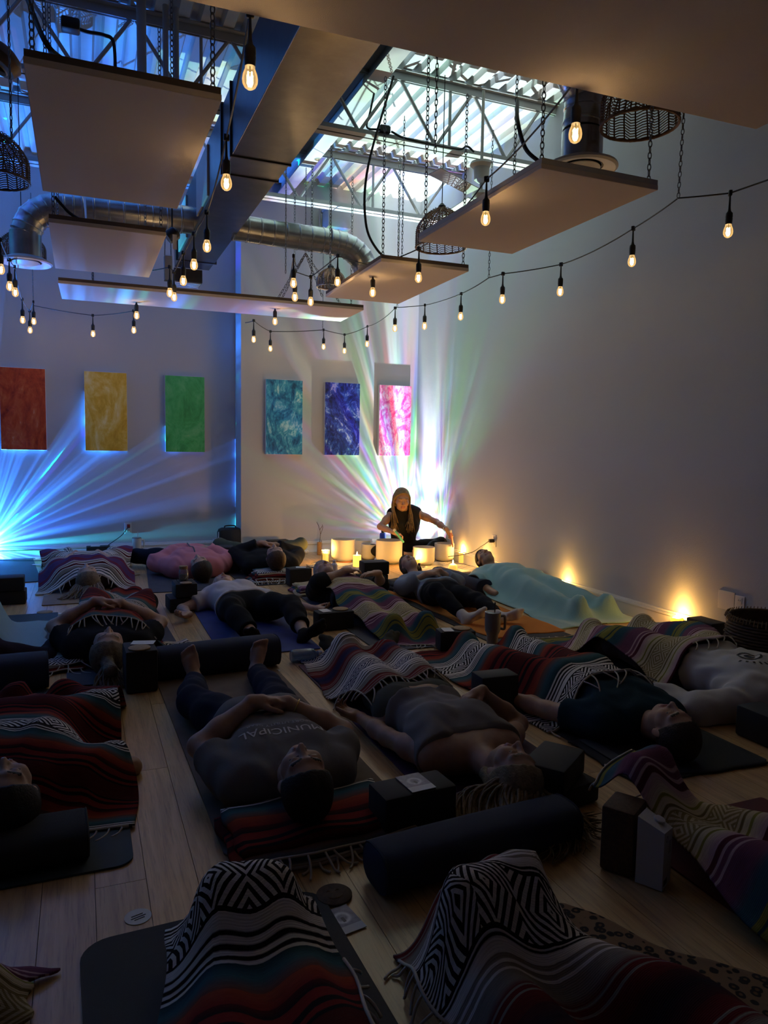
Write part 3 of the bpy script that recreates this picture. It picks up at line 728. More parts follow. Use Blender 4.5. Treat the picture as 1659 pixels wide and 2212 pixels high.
# ------------------------------------------------------------------ people
def skin_mat(name, c): return mat('skin_' + name, c, .52, vary=(40, .10), spec=.35)
M_LIP = mat('lips', (.30, .10, .09), .5); M_LASH = mat('lashes', (.02, .012, .01), .7)
def n3(v): v = np.array(v, float); return v/np.linalg.norm(v)
def ik(a, t, l1, l2, pole):
    a, t, pole = np.array(a, float), np.array(t, float), np.array(pole, float); d = t - a; L = np.linalg.norm(d)
    if L > (l1 + l2)*.998: k = L/((l1 + l2)*.998); l1 *= k; l2 *= k
    u = d/L; x = (l1*l1 - l2*l2 + L*L)/(2*L); h = math.sqrt(max(l1*l1 - x*x, 0)); p = pole - a; p = p - u*(p @ u); p /= np.linalg.norm(p) + 1e-9
    return a + u*x + p*h
def hand_prims(w, d, nrm, side, s=1., curl=.35, spread=.10, curls=None, thumb=1.):
    """w wrist, d finger direction, nrm palm-side normal; the thumb leaves the side of the palm"""
    w = np.array(w, float); d = n3(d); nrm = n3(np.array(nrm, float) - d*(np.array(nrm, float) @ d)); lat = np.cross(d, nrm)*side   # lat points to the thumb side
    P = []; g = lambda a, b, n_: w + (d*a + lat*b + nrm*n_)*s
    P += [cone(g(-.01, 0, 0), g(.03, .004, 0), .024*s, .026*s, .014), cone(g(.03, .018, .003), g(.078, .024, 0), .017*s, .014*s, .014), cone(g(.03, -.014, .003), g(.074, -.026, 0), .016*s, .012*s, .014),
          cone(g(.03, 0, .002), g(.08, 0, 0), .016*s, .013*s, .014)]
    for i, (off, L, r) in enumerate(((.026, .070, .0085), (.009, .078, .0088), (-.009, .073, .0084), (-.026, .058, .0076))):
        c = curls[i] if curls else curl; a = np.array([.082 - .004*abs(i - 1), off, 0.]); ang = spread*(1.5 - i)*.6; cur = c*.5; p = g(*a); dv = d + lat*math.tan(ang)*.6
        for q, fr in enumerate((.45, .30, .25)):
            v = n3(dv)*math.cos(cur) + nrm*math.sin(cur); e = p + v*L*fr*s; P.append(cone(p, e, r*s*(1.05 - .08*q), r*s*(.98 - .10*q), .0035)); p = e; cur += c*1.1
    t0 = g(.012, .018, .006); t1 = t0 + (d*.030 + lat*.026*thumb + nrm*.012)*s; t2 = t1 + (d*.030 + lat*.008*thumb + nrm*.010*thumb)*s; t3 = t2 + (d*.024 + nrm*.006)*s
    P += [cone(t0, t1, .0145*s, .0115*s, .010), cone(t1, t2, .0108*s, .0096*s, .004), cone(t2, t3, .0096*s, .0078*s, .004)]
    return P
def foot_prims(an, shin, toe, s=1., sock=False):
    an = np.array(an, float); shin = n3(shin); toe = n3(np.array(toe, float) - shin*(np.array(toe, float) @ shin)*.6); lat = np.cross(shin, toe); lat = n3(lat)
    g = lambda a, b, c: an + (shin*a + toe*b + lat*c)*s
    P = [cone(g(-.03, 0, 0), g(.02, -.005, 0), .036*s, .036*s, .02), cone(g(.045, -.035, 0), g(.05, .02, 0), .031*s, .028*s, .02), cone(g(.02, .02, 0), g(.052, .11, 0), .034*s, .024*s, .02),
         cone(g(.055, .06, .022), g(.060, .12, .026), .020*s, .019*s, .015), cone(g(.055, .06, -.02), g(.062, .105, -.028), .020*s, .017*s, .015)]
    if sock: P.append(cone(g(.058, .12, .018), g(.054, .165, .016), .022*s, .019*s, .02)); P.append(cone(g(.060, .11, -.018), g(.056, .145, -.02), .019*s, .016*s, .02))
    else:
        for c, L, r in ((.030, .052, .0125), (.010, .050, .0098), (-.006, .044, .0092), (-.020, .037, .0088), (-.033, .030, .0085)):
            P.append(cone(g(.060, .115, c), g(.056, .115 + L, c*.95), r*1.05*s, r*s, .005))
    return P
def head_prims(c, upv, face, s=1., male=False):
    c = np.array(c, float); z = n3(upv); y = n3(np.array(face, float) - z*(np.array(face, float) @ z)); x = np.cross(y, z); M = np.stack([x, y, z], 1)
    g = lambda a, b, d: c + M @ (np.array([a, b, d])*s); S = s; P = []
    P.append(ell(g(0, -.012, .030), np.array((.074, .094, .084))*S, M, .02))
    P.append(ell(g(0, .026, -.030), np.array((.058, .066, .082))*S, M, .03))
    P.append(cone(g(-.030, .030, -.078), g(.030, .030, -.078), .026*S, .026*S, .03)); P.append(cone(g(0, .055, -.098), g(0, .062, -.092), (.026 if male else .021)*S, None, .022))
    for q in (-1, 1):
        P.append(cone(g(q*.040, .060, -.028), g(q*.050, .040, -.024), .026*S, .022*S, .02)); P.append(cone(g(q*.012, .084, .028), g(q*.046, .070, .026), .011*S, .010*S, .014))
        P.append(ell(g(q*.032, .096, .004), np.array((.017, .014, .012))*S, M, .012, sub=True)); P.append(ell(g(q*.031, .078, .003), np.array((.0145, .013, .0105))*S, M, .004))
    P.append(cone(g(0, .088, .012), g(0, .112, -.030), .0085*S, .0105*S, .010)); P.append(cone(g(-.011, .098, -.034), g(.011, .098, -.034), .0085*S, None, .008))
    P.append(cone(g(-.017, .090, -.060), g(.017, .090, -.060), .0068*S, None, .006)); P.append(cone(g(-.014, .088, -.071), g(.014, .088, -.071), .0075*S, None, .006)); P.append(ell(g(0, .104, -.0655), np.array((.026, .008, .0022))*S, M, .004, sub=True))
    for q in (-1, 1):
        Mr = M @ np.array(Matrix.Rotation(q*.35, 3, 'Z')); P.append(ell(g(q*.077, -.008, -.012), np.array((.008, .019, .031))*S, Mr, .008))
    def loc(Pt): return ((Pt - c) @ M)/S
    return P, g, M, loc
def lock(m, pts, r, n=5): P = smooth_path(pts, 5); k = len(P); m.tube(P, [r*(1 - .75*(i/(k - 1))**2) for i in range(k)], n)

def person(label, head, hz=.125, yaw=0., s=1., face=(0, 0, 1), nod=0., arms=None, legs=None, skin='fair', skin_c=(.50, .32, .25), shirt=None, pants=None, feet='bare', feet_c=None,
           hair='short', hair_c=(.05, .03, .02), male=False, cell=.007, zc=.105, hide_legs=False, build_hands=True, sub=None, hairfn=None, tank=False, torso_only=False, dpel=.70, group=None, basis=None, head_s=None):
    """a figure lying on its back; yaw = direction from pelvis to head in degrees (0 = +Y, 180 = -Y)"""
    a = math.radians(yaw); yv = np.array((-math.sin(a), math.cos(a), 0)); zv = np.array((0, 0, 1.)); xv = np.cross(zv, -yv) if False else np.cross(zv, yv)
    if basis: yv, zv = n3(basis[1]), n3(basis[2]); zv = n3(zv - yv*(zv @ yv)); xv = np.cross(zv, yv)
    H = np.array((head[0], head[1], hz)); pel = np.array((head[0], head[1], 0)) - yv*dpel*s; pel[2] = zc*s
    if basis: pel = np.array(basis[0], float)
    L = lambda x, y, z: pel + (xv*x + yv*y + zv*z)*s
    root = thing('person', label, 'person', (pel[0], pel[1], 0), group)
    skin_m = skin_mat(skin, skin_c); hair_m = mat('hair_%d_%d_%d' % tuple(int(q*255) for q in hair_c), hair_c, .62, vary=(60, .35), bump=(150, .8), spec=.3)
    T = []; f = 0 if male else 1; wd = 1.08 if male else 1.
    tor = [((-.078, 0, 0), (.078, 0, 0), .104), ((-.088, -.05, -.008), (.088, -.05, -.008), .094), ((-.055*wd, .16, 0), (.055*wd, .16, 0), .098 if male else .090), ((-.075*wd, .29, .005), (.075*wd, .29, .005), .104),
           ((-.098*wd, .39, 0), (.098*wd, .39, 0), .093), ((-.15*wd, .462, -.012), (.15*wd, .462, -.012), .060), ((-.07, .50, -.005), (.07, .50, -.005), .056)]
    for p, q, r in tor: T.append(cone(L(*p), L(*q), r*s, None, .06*s))
    if f:
        for q in (-1, 1): T.append(ell(L(q*.075, .335, .068), np.array((.062, .064, .052))*s, None, .04))
    nk0 = L(0, .47, -.005); hd_up = n3(H - nk0 + yv*.02) if True else yv; upv = n3(yv*math.cos(nod) - zv*math.sin(nod)); fv = np.array(face, float)
    fv = xv*fv[0] + yv*fv[1] + zv*fv[2]
    hp, hg, HM, hloc = head_prims(H, upv, fv, head_s or s, male)
    neck = [cone(nk0, H + (-upv*.06 - n3(fv)*.018)*s, .060*s*wd, .050*s*wd, .03)]
    body = T + neck + hp; cloth = []; sh, pa, so = [], [], []
    if shirt:
        e = shirt.get('ease', .012)
        for p, q, r in tor[(0 if shirt.get('long', True) else 2):]:
            c = [(L(0, shirt.get('hem', -.06), 0), -yv)] if shirt.get('hem') is not None else []
            if tank: c.append((L(0, .455, 0), yv))
            sh.append(cone(L(*p), L(*q), (r + e + .006)*s, None, .05*s, c or None))
        if f:
            for q in (-1, 1): sh.append(ell(L(q*.075, .335, .072), np.array((.066, .068, .056))*s, None, .045))
        if shirt.get('hood'): sh += [cone(L(-.10, .52, -.05), L(.10, .52, -.05), .05*s, None, .05), cone(L(-.12, .50, -.02), L(-.05, .50, .05), .035*s, .03*s, .04), cone(L(.12, .50, -.02), L(.05, .50, .05), .035*s, .03*s, .04)]
    joints = {}
    for q in (1, -1):
        sp = L(q*.165*wd, .455, -.015); wr, pole, hs = arms[q] if arms and arms.get(q) else (L(q*.30, -.02, -.06), L(q*.6, .25, 0), None)
        wr = np.array(wr, float); el = ik(sp, wr, .285*s, .25*s, pole); joints[q] = (sp, el, wr)
        ra, rb, rc = (.050, .041, .028) if male else (.044, .036, .024)
        A = [cone(sp, sp + (el - sp)*.5, (ra + .006)*s, ra*s, .035), cone(sp + (el - sp)*.45, el, ra*s, rb*s, .03), cone(el, el + (wr - el)*.4, rb*s*1.02, (rb + .002)*s, .02), cone(el + (wr - el)*.38, wr, (rb + .001)*s, rc*s, .02)]
        body += A
        if hs and build_hands: body += hand_prims(wr + n3(wr - el)*.012, hs[0], hs[1], q*-1 if False else q, s*(1.06 if male else .98), *hs[2:])
        if shirt and shirt.get('sleeve', .5) > 0 and not tank:
            t = shirt['sleeve']; e = shirt.get('ease', .012) + .006
            if t <= 1: cut = [(sp + (el - sp)*t, n3(el - sp))]; sh.append(cone(sp, el, (ra + .012 + e)*s, (rb + .014 + e)*s, .03, cut))
            else:
                sh.append(cone(sp, el, (ra + .008 + e)*s, (rb + .006 + e)*s, .035)); cut = [(el + (wr - el)*(t - 1), n3(wr - el))]; sh.append(cone(el, wr, (rb + .006 + e)*s, (rc + .006 + e)*s, .03, cut))
    lp = {}; feet_parts = []
    for q in (1, -1):
        hp_ = L(q*.092, -.04, -.012); an, pole, toe = legs[q] if legs and legs.get(q) else (L(q*.14, -.86, -.045), L(q*.25, -.4, .3), (L(q*.3, -.95, .3) - L(q*.14, -.86, -.045)))
        an = np.array(an, float); kn = ik(hp_, an, .42*s, .42*s, pole); lp[q] = (hp_, kn, an); g = 1.0
        Lg = [cone(hp_, hp_ + (kn - hp_)*.5, .092*s, .076*s, .05), cone(hp_ + (kn - hp_)*.45, kn, .078*s, .055*s, .04), cone(kn, kn + (an - kn)*.35, .054*s, .056*s, .03), cone(kn + (an - kn)*.3, an, .056*s, .036*s, .03)]
        if pants:
            e = pants.get('ease', .010); t = pants.get('len', 2)
            pa += [cone(hp_, hp_ + (kn - hp_)*.5, (.092 + e)*s, (.078 + e)*s, .05), cone(hp_ + (kn - hp_)*.45, kn, (.080 + e)*s, (.058 + e)*s, .04)]
            cut = [(kn + (an - kn)*(t - 1), n3(an - kn))]; pa.append(cone(kn, kn + (an - kn)*.35, (.056 + e)*s, (.058 + e)*s, .03, cut)); pa.append(cone(kn + (an - kn)*.3, an, (.058 + e)*s, (.040 + e*1.4)*s, .03, cut))
        if not hide_legs:
            body += Lg
            if feet == 'bare': body += foot_prims(an, an - kn, toe, s)
            else:
                fp = foot_prims(an, an - kn, toe, s*1.04, True); feet_parts.append(fp + ([cone(an + (kn - an)*.28, an, .046*s, .040*s, .02, [(an + (kn - an)*.22, n3(kn - an))])] if feet == 'sock' else [])); so += feet_parts[-1]
    if pants:
        e = pants.get('ease', .010); wb = pants.get('waist', .13); c = [(L(0, wb, 0), yv)]
        for p, q, r in tor[:3]: pa.append(cone(L(*p), L(*q), (r + e*.25)*s, None, .05, c))
    allp = body
    hair_p = []; s_body, s = s, head_s or s
    cap = lambda grow, y0, z0: hair_p.append(ell(hg(0, -.014, .033), np.array((.074 + grow, .094 + grow, .084 + grow))*s, HM, .02, cut=[(hg(0, y0, z0), HM @ n3((0, .80, -.60)))]))
    if hair == 'short': cap(.012, .046, .042)
    elif hair: cap(.016, .040, .040)
    if hair == 'bun': hair_p += [cone(hg(0, -.105, .05), hg(0, -.12, .06), .036*s, .03*s, .015)]
    if hair == 'pony': hair_p += [cone(hg(0, -.03, .11), hg(0, -.03, .14), .03*s, .026*s, .02), cone(hg(0, -.03, .14), hg(.015, -.05, .19), .026*s, .036*s, .02)]
    if hair in ('long', 'bob'): hair_p += [cone(hg(-.05, -.04, .02), hg(-.062, -.03, -.06), .034*s, .026*s, .03), cone(hg(.05, -.04, .02), hg(.062, -.03, -.06), .034*s, .026*s, .03), cone(hg(0, -.085, .02), hg(0, -.075, -.07), .04*s, .03*s, .04)]
    s = s_body
    def paint(c):
        q = hloc(c); mi = np.zeros(len(c), np.int32); x, y, z = np.abs(q[:, 0]), q[:, 1], q[:, 2]; near = (np.abs(q) < .15).all(1) & (y > .04)
        mi[near & (x < .023) & (y > .078) & (z < -.055) & (z > -.079)] = 1
        mi[near & (x > .014) & (x < .050) & (z > .022 + .12*(.03 - np.abs(x - .03)) - .002) & (z < .034 + .06*(.03 - np.abs(x - .03))) & (y > .055)] = 2
        mi[near & (np.abs(x - .031) < .0155) & (np.abs(z + .0035 + .02*np.abs(x - .031)) < .0028) & (y > .07)] = 3
        return mi
    cover = sh + pa + so
    o = solid('body', body, [skin_m, M_LIP, hair_m, M_LASH], root, cell, floor=.003, paint=paint, hide=cover or None)
    if pa: solid('trousers', pa, pants['mat'], root, cell*1.15, folds(pants.get('fold', .0032), s + head[0], 30), floor=.002)
    if sh: solid('tank_top' if tank else 'shirt', sh, shirt['mat'], root, cell*1.15, folds(shirt.get('fold', .0042), s + head[1], 34, (.4, 1, .3)), floor=.002)
    for fp in feet_parts: solid('sock' if feet == 'sock' else 'shoe', fp, feet_c, root, cell, floor=.002)
    hm = None
    if hair_p: hm = solid('hair', hair_p, hair_m, root, cell, folds(.0016, 3, 120, (1, .2, .2)), floor=.002)
    if hairfn:
        m = MB(); hairfn(m, hg, HM, head_s or s); lk = m.build('hair_locks', hair_m, root, smooth=True, auto=3.1)
    root['_'] = 0; del root['_']
    return dict(root=root, prims=T + neck + hp + [p for q in (1, -1) for p in leg_obst(lp[q], s)] + [cone(joints[q][0], joints[q][1], .046*s, .038*s) for q in (1, -1)] + [cone(joints[q][1], joints[q][2], .038*s, .028*s) for q in (1, -1)],
                L=L, hg=hg, HM=HM, joints=joints, legs=lp, s=s, xv=xv, yv=yv, torso=T, arms=[cone(joints[q][0], joints[q][1], .046*s, .038*s) for q in (1, -1)], legp=[p for q in (1, -1) for p in leg_obst(lp[q], s)], skin=skin_m)
def leg_obst(l, s):
    h, k, a = l; d = n3(a - k); up_ = np.array((0, 0, 1.))
    return [cone(h, k, .092*s, .062*s), cone(k, a, .058*s, .042*s), cone(a, a + d*.04 + up_*.065*s, .04*s, .032*s)]
# ------------------------------------------------------------------ draped cloth
def spheres(prims):
    out = []
    for p in prims:
        if p[0] == 'c':
            L = np.linalg.norm(p[2] - p[1]); n = max(2, int(L/.022))
            for i in range(n + 1): out.append((*(p[1] + (p[2] - p[1])*i/n), p[3] + (p[4] - p[3])*i/n))
        elif p[0] == 'e': out.append((*p[1], float(min(p[2]))))
    return np.array(out, np.float32)
def drape(quad, prims, h=.018, it=70, sag=.0015, margin=.016, wr=.007, seed=1, warp=.02, taper=None, floor=.010, base=None):
    """height-field cloth over body prims; quad = A (v=0,u=0), B (v=0,u=1), C (v=1,u=1), D (v=1,u=0) on the floor"""
    A, B_, C, D = [np.array(q, float) for q in quad]; rs = np.random.RandomState(seed)
    nu = max(8, int(max(np.linalg.norm(B_ - A), np.linalg.norm(C - D))/h)); nv = max(8, int(max(np.linalg.norm(D - A), np.linalg.norm(C - B_))/h))
    u = np.linspace(0, 1, nu + 1)[:, None]; v = np.linspace(0, 1, nv + 1)[None, :]
    XY = [(1 - u)*(1 - v)*A[k] + u*(1 - v)*B_[k] + u*v*C[k] + (1 - u)*v*D[k] for k in (0, 1)]
    ph = rs.rand(12)*6.28; e = np.abs(u - .5)*2
    XY[0] = XY[0] + warp*(np.sin(v*7 + ph[0]) + .6*np.sin(v*17 + ph[1]))*e**2*np.sign(u - .5)
    XY[1] = XY[1] + warp*(np.sin(u*6 + ph[2]) + .5*np.sin(u*15 + ph[3]))*(np.abs(v - .5)*2)**2*np.sign(v - .5)
    X, Y = XY; S = spheres(prims); Z = np.full(X.shape, 0., np.float32)
    for x, y, z, r in S:
        r += margin; m = (np.abs(X - x) < r) & (np.abs(Y - y) < r)
        if m.any():
            d2 = r*r - (X[m] - x)**2 - (Y[m] - y)**2; Z[m] = np.maximum(Z[m], np.where(d2 > 0, z + np.sqrt(np.maximum(d2, 0)), 0))
    if base is not None: Z = np.maximum(Z, base)
    O = np.maximum(Z, floor); Zc = O.copy()
    g = sag*(h/.018)**2
    for i in range(it):
        P = np.pad(Zc, 1, mode='edge'); Av = (P[2:, 1:-1] + P[:-2, 1:-1] + P[1:-1, 2:] + P[1:-1, :-2])/4; Zc = np.maximum(O, Av - g)
    for i in range(3):                     # round the creases over the body
        P = np.pad(Zc, 1, mode='edge'); Zc = (P[2:, 1:-1] + P[:-2, 1:-1] + P[1:-1, 2:] + P[1:-1, :-2])/8 + Zc/2
    gx, gy = np.gradient(Zc, h); sl = np.clip(np.hypot(gx, gy)*1.2 + .35, 0, 1.3)
    q1 = X*14 + .9*np.sin(Y*6 + ph[4]) + ph[5]; q2 = X*5 + Y*19 + 1.1*np.sin(X*9 + ph[6]); q3 = X*23 - Y*11 + np.sin(Y*15 + ph[7])
    W = (1 - np.abs(np.sin(q1)))**2 + .7*(1 - np.abs(np.sin(q2*.55)))**2*np.sin(Y*4 + ph[8]) + .5*np.sin(q3)*np.sin(q2*.3 + ph[9])
    Zc = Zc + wr*sl*W
    return X, Y, np.maximum(Zc, floor*.8), nu, nv
def cloth_obj(name, X, Y, Z, m, th=.006, uscale=1., parent=None, vz=1.):
    nu, nv = X.shape[0] - 1, X.shape[1] - 1; P = np.stack([X, Y, Z], -1)
    du = np.concatenate([np.zeros((1, nv + 1)), np.cumsum(np.linalg.norm(np.diff(P, axis=0), axis=-1), 0)]); du -= du[nu//2:nu//2 + 1]
    dv = np.concatenate([np.zeros((nu + 1, 1)), np.cumsum(np.linalg.norm(np.diff(P*np.array((1, 1, vz)), axis=1), axis=-1), 1)], 1)
    k = np.ones(9)/9; dv = np.apply_along_axis(lambda a: np.convolve(np.pad(a, 4, mode='edge'), k, 'valid'), 0, dv)
    low = P.copy(); low[..., 2] = np.maximum(low[..., 2] - th, .0015); V = np.concatenate([P.reshape(-1, 3), low.reshape(-1, 3)]); N = (nu + 1)*(nv + 1)
    uv = np.stack([du.ravel(), dv.ravel()], 1)*uscale; uv = np.concatenate([uv, uv]); I = np.arange(N).reshape(nu + 1, nv + 1)
    q = np.stack([I[:-1, :-1], I[1:, :-1], I[1:, 1:], I[:-1, 1:]], -1).reshape(-1, 4); F = [q, q[:, ::-1] + N]
    for ring in (I[:, 0], I[-1, :], I[::-1, -1], I[0, ::-1]): F.append(np.stack([ring[:-1] + N, ring[1:] + N, ring[1:], ring[:-1]], 1))
    me = mesh_np(name, V, np.concatenate(F), [m], uv=uv); o = bpy.data.objects.new(name, me); COL.objects.link(o)
    if parent is not None: attach(o, parent)
    return o
M_YARN = mat('yarn', (.50, .45, .38), .9)
def tassels(o_parent, X, Y, Z, edge, n, L=.06, seed=3, r=.0036, rng=(0, 1), m=None):
    """knotted fringe: each tassel a strand of its own"""
    rs = np.random.RandomState(seed); nu, nv = X.shape[0] - 1, X.shape[1] - 1
    for i in range(n):
        t = rng[0] + (rng[1] - rng[0])*(i + .5 + .3*(rs.rand() - .5))/n
        if edge in ('a', 'c'): j = 0 if edge == 'a' else nv; jj = 2 if edge == 'a' else nv - 2; k = int(t*nu); p = Vector((X[k, j], Y[k, j], Z[k, j])); d = p - Vector((X[k, jj], Y[k, jj], Z[k, jj]))
        else: j = 0 if edge == 'd' else nu; jj = 2 if edge == 'd' else nu - 2; k = int(t*nv); p = Vector((X[j, k], Y[j, k], Z[j, k])); d = p - Vector((X[jj, k], Y[jj, k], Z[jj, k]))
        d.normalize(); side = d.cross(Vector((0, 0, 1))); pts = [p]; l = L*(.6 + .8*rs.rand()); c = (rs.rand() - .5)*2.2; q = p.copy(); dd = d.copy()
        for s_ in range(5):
            dd = (dd + side*c*.35 + Vector((0, 0, -.22))).normalized(); q = q + dd*l/5; q.z = max(q.z, .006, p.z - .05); pts.append(q.copy())
        MB().tube(smooth_path(pts, 2), [r*1.25] + [r]*9 + [r*.7] if False else r, 5).build('tassel', m or M_YARN, o_parent, smooth=True, auto=3.1)
    # twisted edge cord
    if edge in ('a', 'c'): j = 0 if edge == 'a' else nv; ln = [(X[k, j], Y[k, j], Z[k, j] + .002) for k in range(int(rng[0]*nu), int(rng[1]*nu), 2)]
    else: j = 0 if edge == 'd' else nu; ln = [(X[j, k], Y[j, k], Z[j, k] + .002) for k in range(int(rng[0]*nv), int(rng[1]*nv), 2)]
    MB().tube(ln, .004, 5).build('edge_cord', m or M_YARN, o_parent, smooth=True, auto=3.1)

def serape(name, segs, P, bw, c0, c1, phase=0., dia=.085, rings=2.6):
    """striped weave: mirrored run of colour segments (width, from, to) with a diamond band at the fold of each period"""
    m = bpy.data.materials.new(name); m.use_nodes = True; k = NT(m.node_tree); b = m.node_tree.nodes['Principled BSDF']
    uvn = k.node('ShaderNodeTexCoord').outputs['UV']; u, v, _ = k.sep(uvn)
    wob = k.noise(uvn, 9, 2)[0]; v = k.m('ADD', v, k.m('MULTIPLY', k.m('SUBTRACT', wob, .5), .008))
    pp = k.m('PINGPONG', k.m('ADD', v, phase + 20*P), P/2); t = k.m('DIVIDE', pp, P/2)
    tot = sum(s[0] for s in segs); stops, x = [], 0.
    for wd, a, c in segs: stops += [(x + .0015, a), (x + wd/tot - .0015, c)]; x += wd/tot
    col = k.ramp(t, stops[:32])
    d2 = k.m('DIVIDE', k.m('SUBTRACT', P/2, pp), bw); a_ = k.m('PINGPONG', k.m('DIVIDE', u, dia), 1.)
    big = k.m('PINGPONG', k.m('DIVIDE', u, dia*3), 1.); sg = k.m('SUBTRACT', k.m('MULTIPLY', k.m('GREATER_THAN', big, .5), 2.), 1.)
    ring = k.m('FRACT', k.m('MULTIPLY', k.m('ADD', k.m('MULTIPLY', a_, 1.6), k.m('MULTIPLY', d2, sg)), rings)); pat = k.m('LESS_THAN', ring, .5)
    inb = k.m('MULTIPLY', k.m('LESS_THAN', d2, 1.), 1.); edge = k.m('MULTIPLY', k.m('GREATER_THAN', d2, .88), k.m('LESS_THAN', d2, 1.))
    bandc = k.mix(k.m('MAXIMUM', pat, edge), c1, c0); col = k.mix(inb, col, bandc)
    yarn = k.noise(k.comb(k.m('MULTIPLY', u, 22.), k.m('MULTIPLY', v, 420.), 0.), 1., 2)[0]
    col = k.mix(1., col, k.ramp(yarn, [(.2, (.70, .70, .70)), (.8, (1.15, 1.15, 1.15))]), 'MULTIPLY')
    k.put(b.inputs['Base Color'], col); b.inputs['Roughness'].default_value = .95; b.inputs['Specular IOR Level'].default_value = .1
    rib = k.m('SINE', k.m('MULTIPLY', v, 1500.)); bp = k.node('ShaderNodeBump'); bp.inputs['Strength'].default_value = .35; bp.inputs['Distance'].default_value = .002
    k.put(bp.inputs['Height'], k.m('ADD', k.m('MULTIPLY', rib, .3), yarn)); k.put(b.inputs['Normal'], bp.outputs[0]); return m
BK, WH, RD, DR, OR_, TL, DT = (.012, .010, .012), (.72, .67, .62), (.20, .018, .016), (.075, .009, .010), (.30, .055, .025), (.05, .12, .14), (.022, .055, .068)
SEG_A = [(.05, DR, DR), (.012, BK, BK), (.016, RD, RD), (.02, BK, BK), (.035, RD, RD), (.03, BK, DR), (.055, RD, OR_), (.05, (.16, .05, .035), TL), (.04, TL, DT), (.009, WH, WH), (.010, BK, BK), (.010, WH, WH), (.012, BK, BK), (.012, WH, WH), (.008, BK, BK), (.085, WH, WH)]
NV, TP, CR = (.012, .016, .06), (.23, .19, .16), (.68, .62, .58)
SEG_B = [(.06, NV, (.05, .015, .05)), (.05, DR, RD), (.009, TP, TP), (.018, RD, RD), (.009, TP, TP), (.03, RD, DR), (.05, TP, TP), (.007, CR, CR), (.014, TP, TP), (.009, BK, BK), (.018, CR, CR), (.010, BK, BK), (.02, CR, CR), (.008, BK, BK), (.022, CR, CR), (.07, CR, CR)]
MV, OL, CM, TB, PK = (.15, .055, .10), (.22, .20, .045), (.56, .47, .32), (.035, .09, .12), (.46, .30, .33)
SEG_C = [(.022, OL, OL), (.008, DT, DT), (.016, OL, OL), (.04, TB, TB), (.035, TB, MV), (.05, MV, MV), (.008, PK, PK), (.014, MV, MV), (.008, PK, PK), (.016, (.09, .02, .035), (.09, .02, .035)), (.008, PK, PK), (.03, PK, CM), (.008, OL, OL), (.016, CM, CM), (.008, (.16, .12, .05), (.16, .12, .05)), (.05, CM, CM)]
PU = (.10, .045, .13)
SEG_D = [(.05, PU, PU), (.05, RD, PU), (.009, CR, CR), (.02, TP, TP), (.009, CR, CR), (.02, DR, DR), (.008, CR, CR), (.035, TP, TP), (.008, BK, BK), (.014, CR, CR), (.010, BK, BK), (.014, CR, CR), (.010, DT, DT), (.02, CR, CR), (.008, BK, BK), (.07, CR, CR)]
SEG_E2 = [(.07, (.02, .012, .018), (.05, .010, .012)), (.06, DR, (.13, .012, .014)), (.009, TP, TP), (.02, (.13, .012, .014), (.13, .012, .014)), (.009, TP, TP), (.03, (.13, .014, .014), TP), (.05, TP, TP), (.010, CR, CR), (.016, TP, TP), (.010, CR, CR), (.014, TP, TP), (.03, CR, CR), (.008, BK, BK), (.02, CR, CR), (.07, CR, CR)]
def SM(kind, phase, P=None):
    a = dict(a=(.86, .058, BK, WH), b=(.74, .056, NV, CR), c=(.66, .042, (.26, .20, .09), CM), d=(.80, .052, DT, CR), e=(.66, .058, BK, CR))[kind]; a = (P or a[0], *a[1:])
    return serape('serape_%s_%d' % (kind, int(phase*1000)), dict(a=SEG_A, b=SEG_B, c=SEG_C, d=SEG_D, e=SEG_E2)[kind], *a, phase=phase)
def blanket(label, quad, prims, m, edges=(), n=14, L=.06, seed=1, group='striped blankets', name='blanket', vz=1., **k):
    X, Y, Z, nu, nv = drape(quad, prims, seed=seed, **k); c = (float(X.mean()), float(Y.mean()), 0)
    t = thing(name, label, 'blanket', c, group); cloth_obj('woven_cloth', X, Y, Z, m, parent=t, vz=vz)
    for e in edges:
        ed, nn, rg = (e, n, (0, 1)) if isinstance(e, str) else e
        tassels(t, X, Y, Z, ed, nn, L, seed + ord(ed), rng=rg)
    return t, (X, Y, Z)

# ------------------------------------------------------------------ props
M_FOAM = mat('black_foam', (.010, .010, .012), .75, bump=(500, .2)); M_CORK = mat('brown_cork', (.07, .035, .016), .8, vary=(90, .35)); M_NAVY = mat('navy_canvas', (.010, .016, .042), .85, bump=(400, .3))
M_PAPER = mat('paper', (.62, .60, .58), .7); M_COASTER = mat('cork_disc', (.32, .21, .11), .8, vary=(120, .25)); M_CHAR = mat('charcoal_cotton', (.014, .014, .017), .9, bump=(300, .3))
def block(label, c, size=(.235, .115, .15), rot=0., m=None, z=0., group='foam yoga blocks', name='yoga_block'):
    o = MB().box((0, 0, size[2]/2), size, bev=.009).build(name, m or M_FOAM, smooth=True); o.location = (c[0], c[1], z + .003); o.rotation_euler = (0, 0, rot); return tag(o, label, 'block', group)
def card(label, c, z, rot=0., size=(.062, .088), printed=None):
    t = thing('card', label, 'card', (c[0], c[1], z + .003), 'oracle cards', rot)
    o = MB().box((0, 0, .0008), (*size, .0016)).build('card_sheet', printed or M_PAPER); o.parent = t; return t
def coaster(label, c, z=0., r=.052, m=None):
    o = MB().lathe([(r, 0), (r, .005), (r*.97, .006), (r*.1, .006)], n=28).build('coaster', m or M_COASTER, smooth=True); o.location = (c[0], c[1], z + .003); return tag(o, label, 'coaster', 'round coasters')
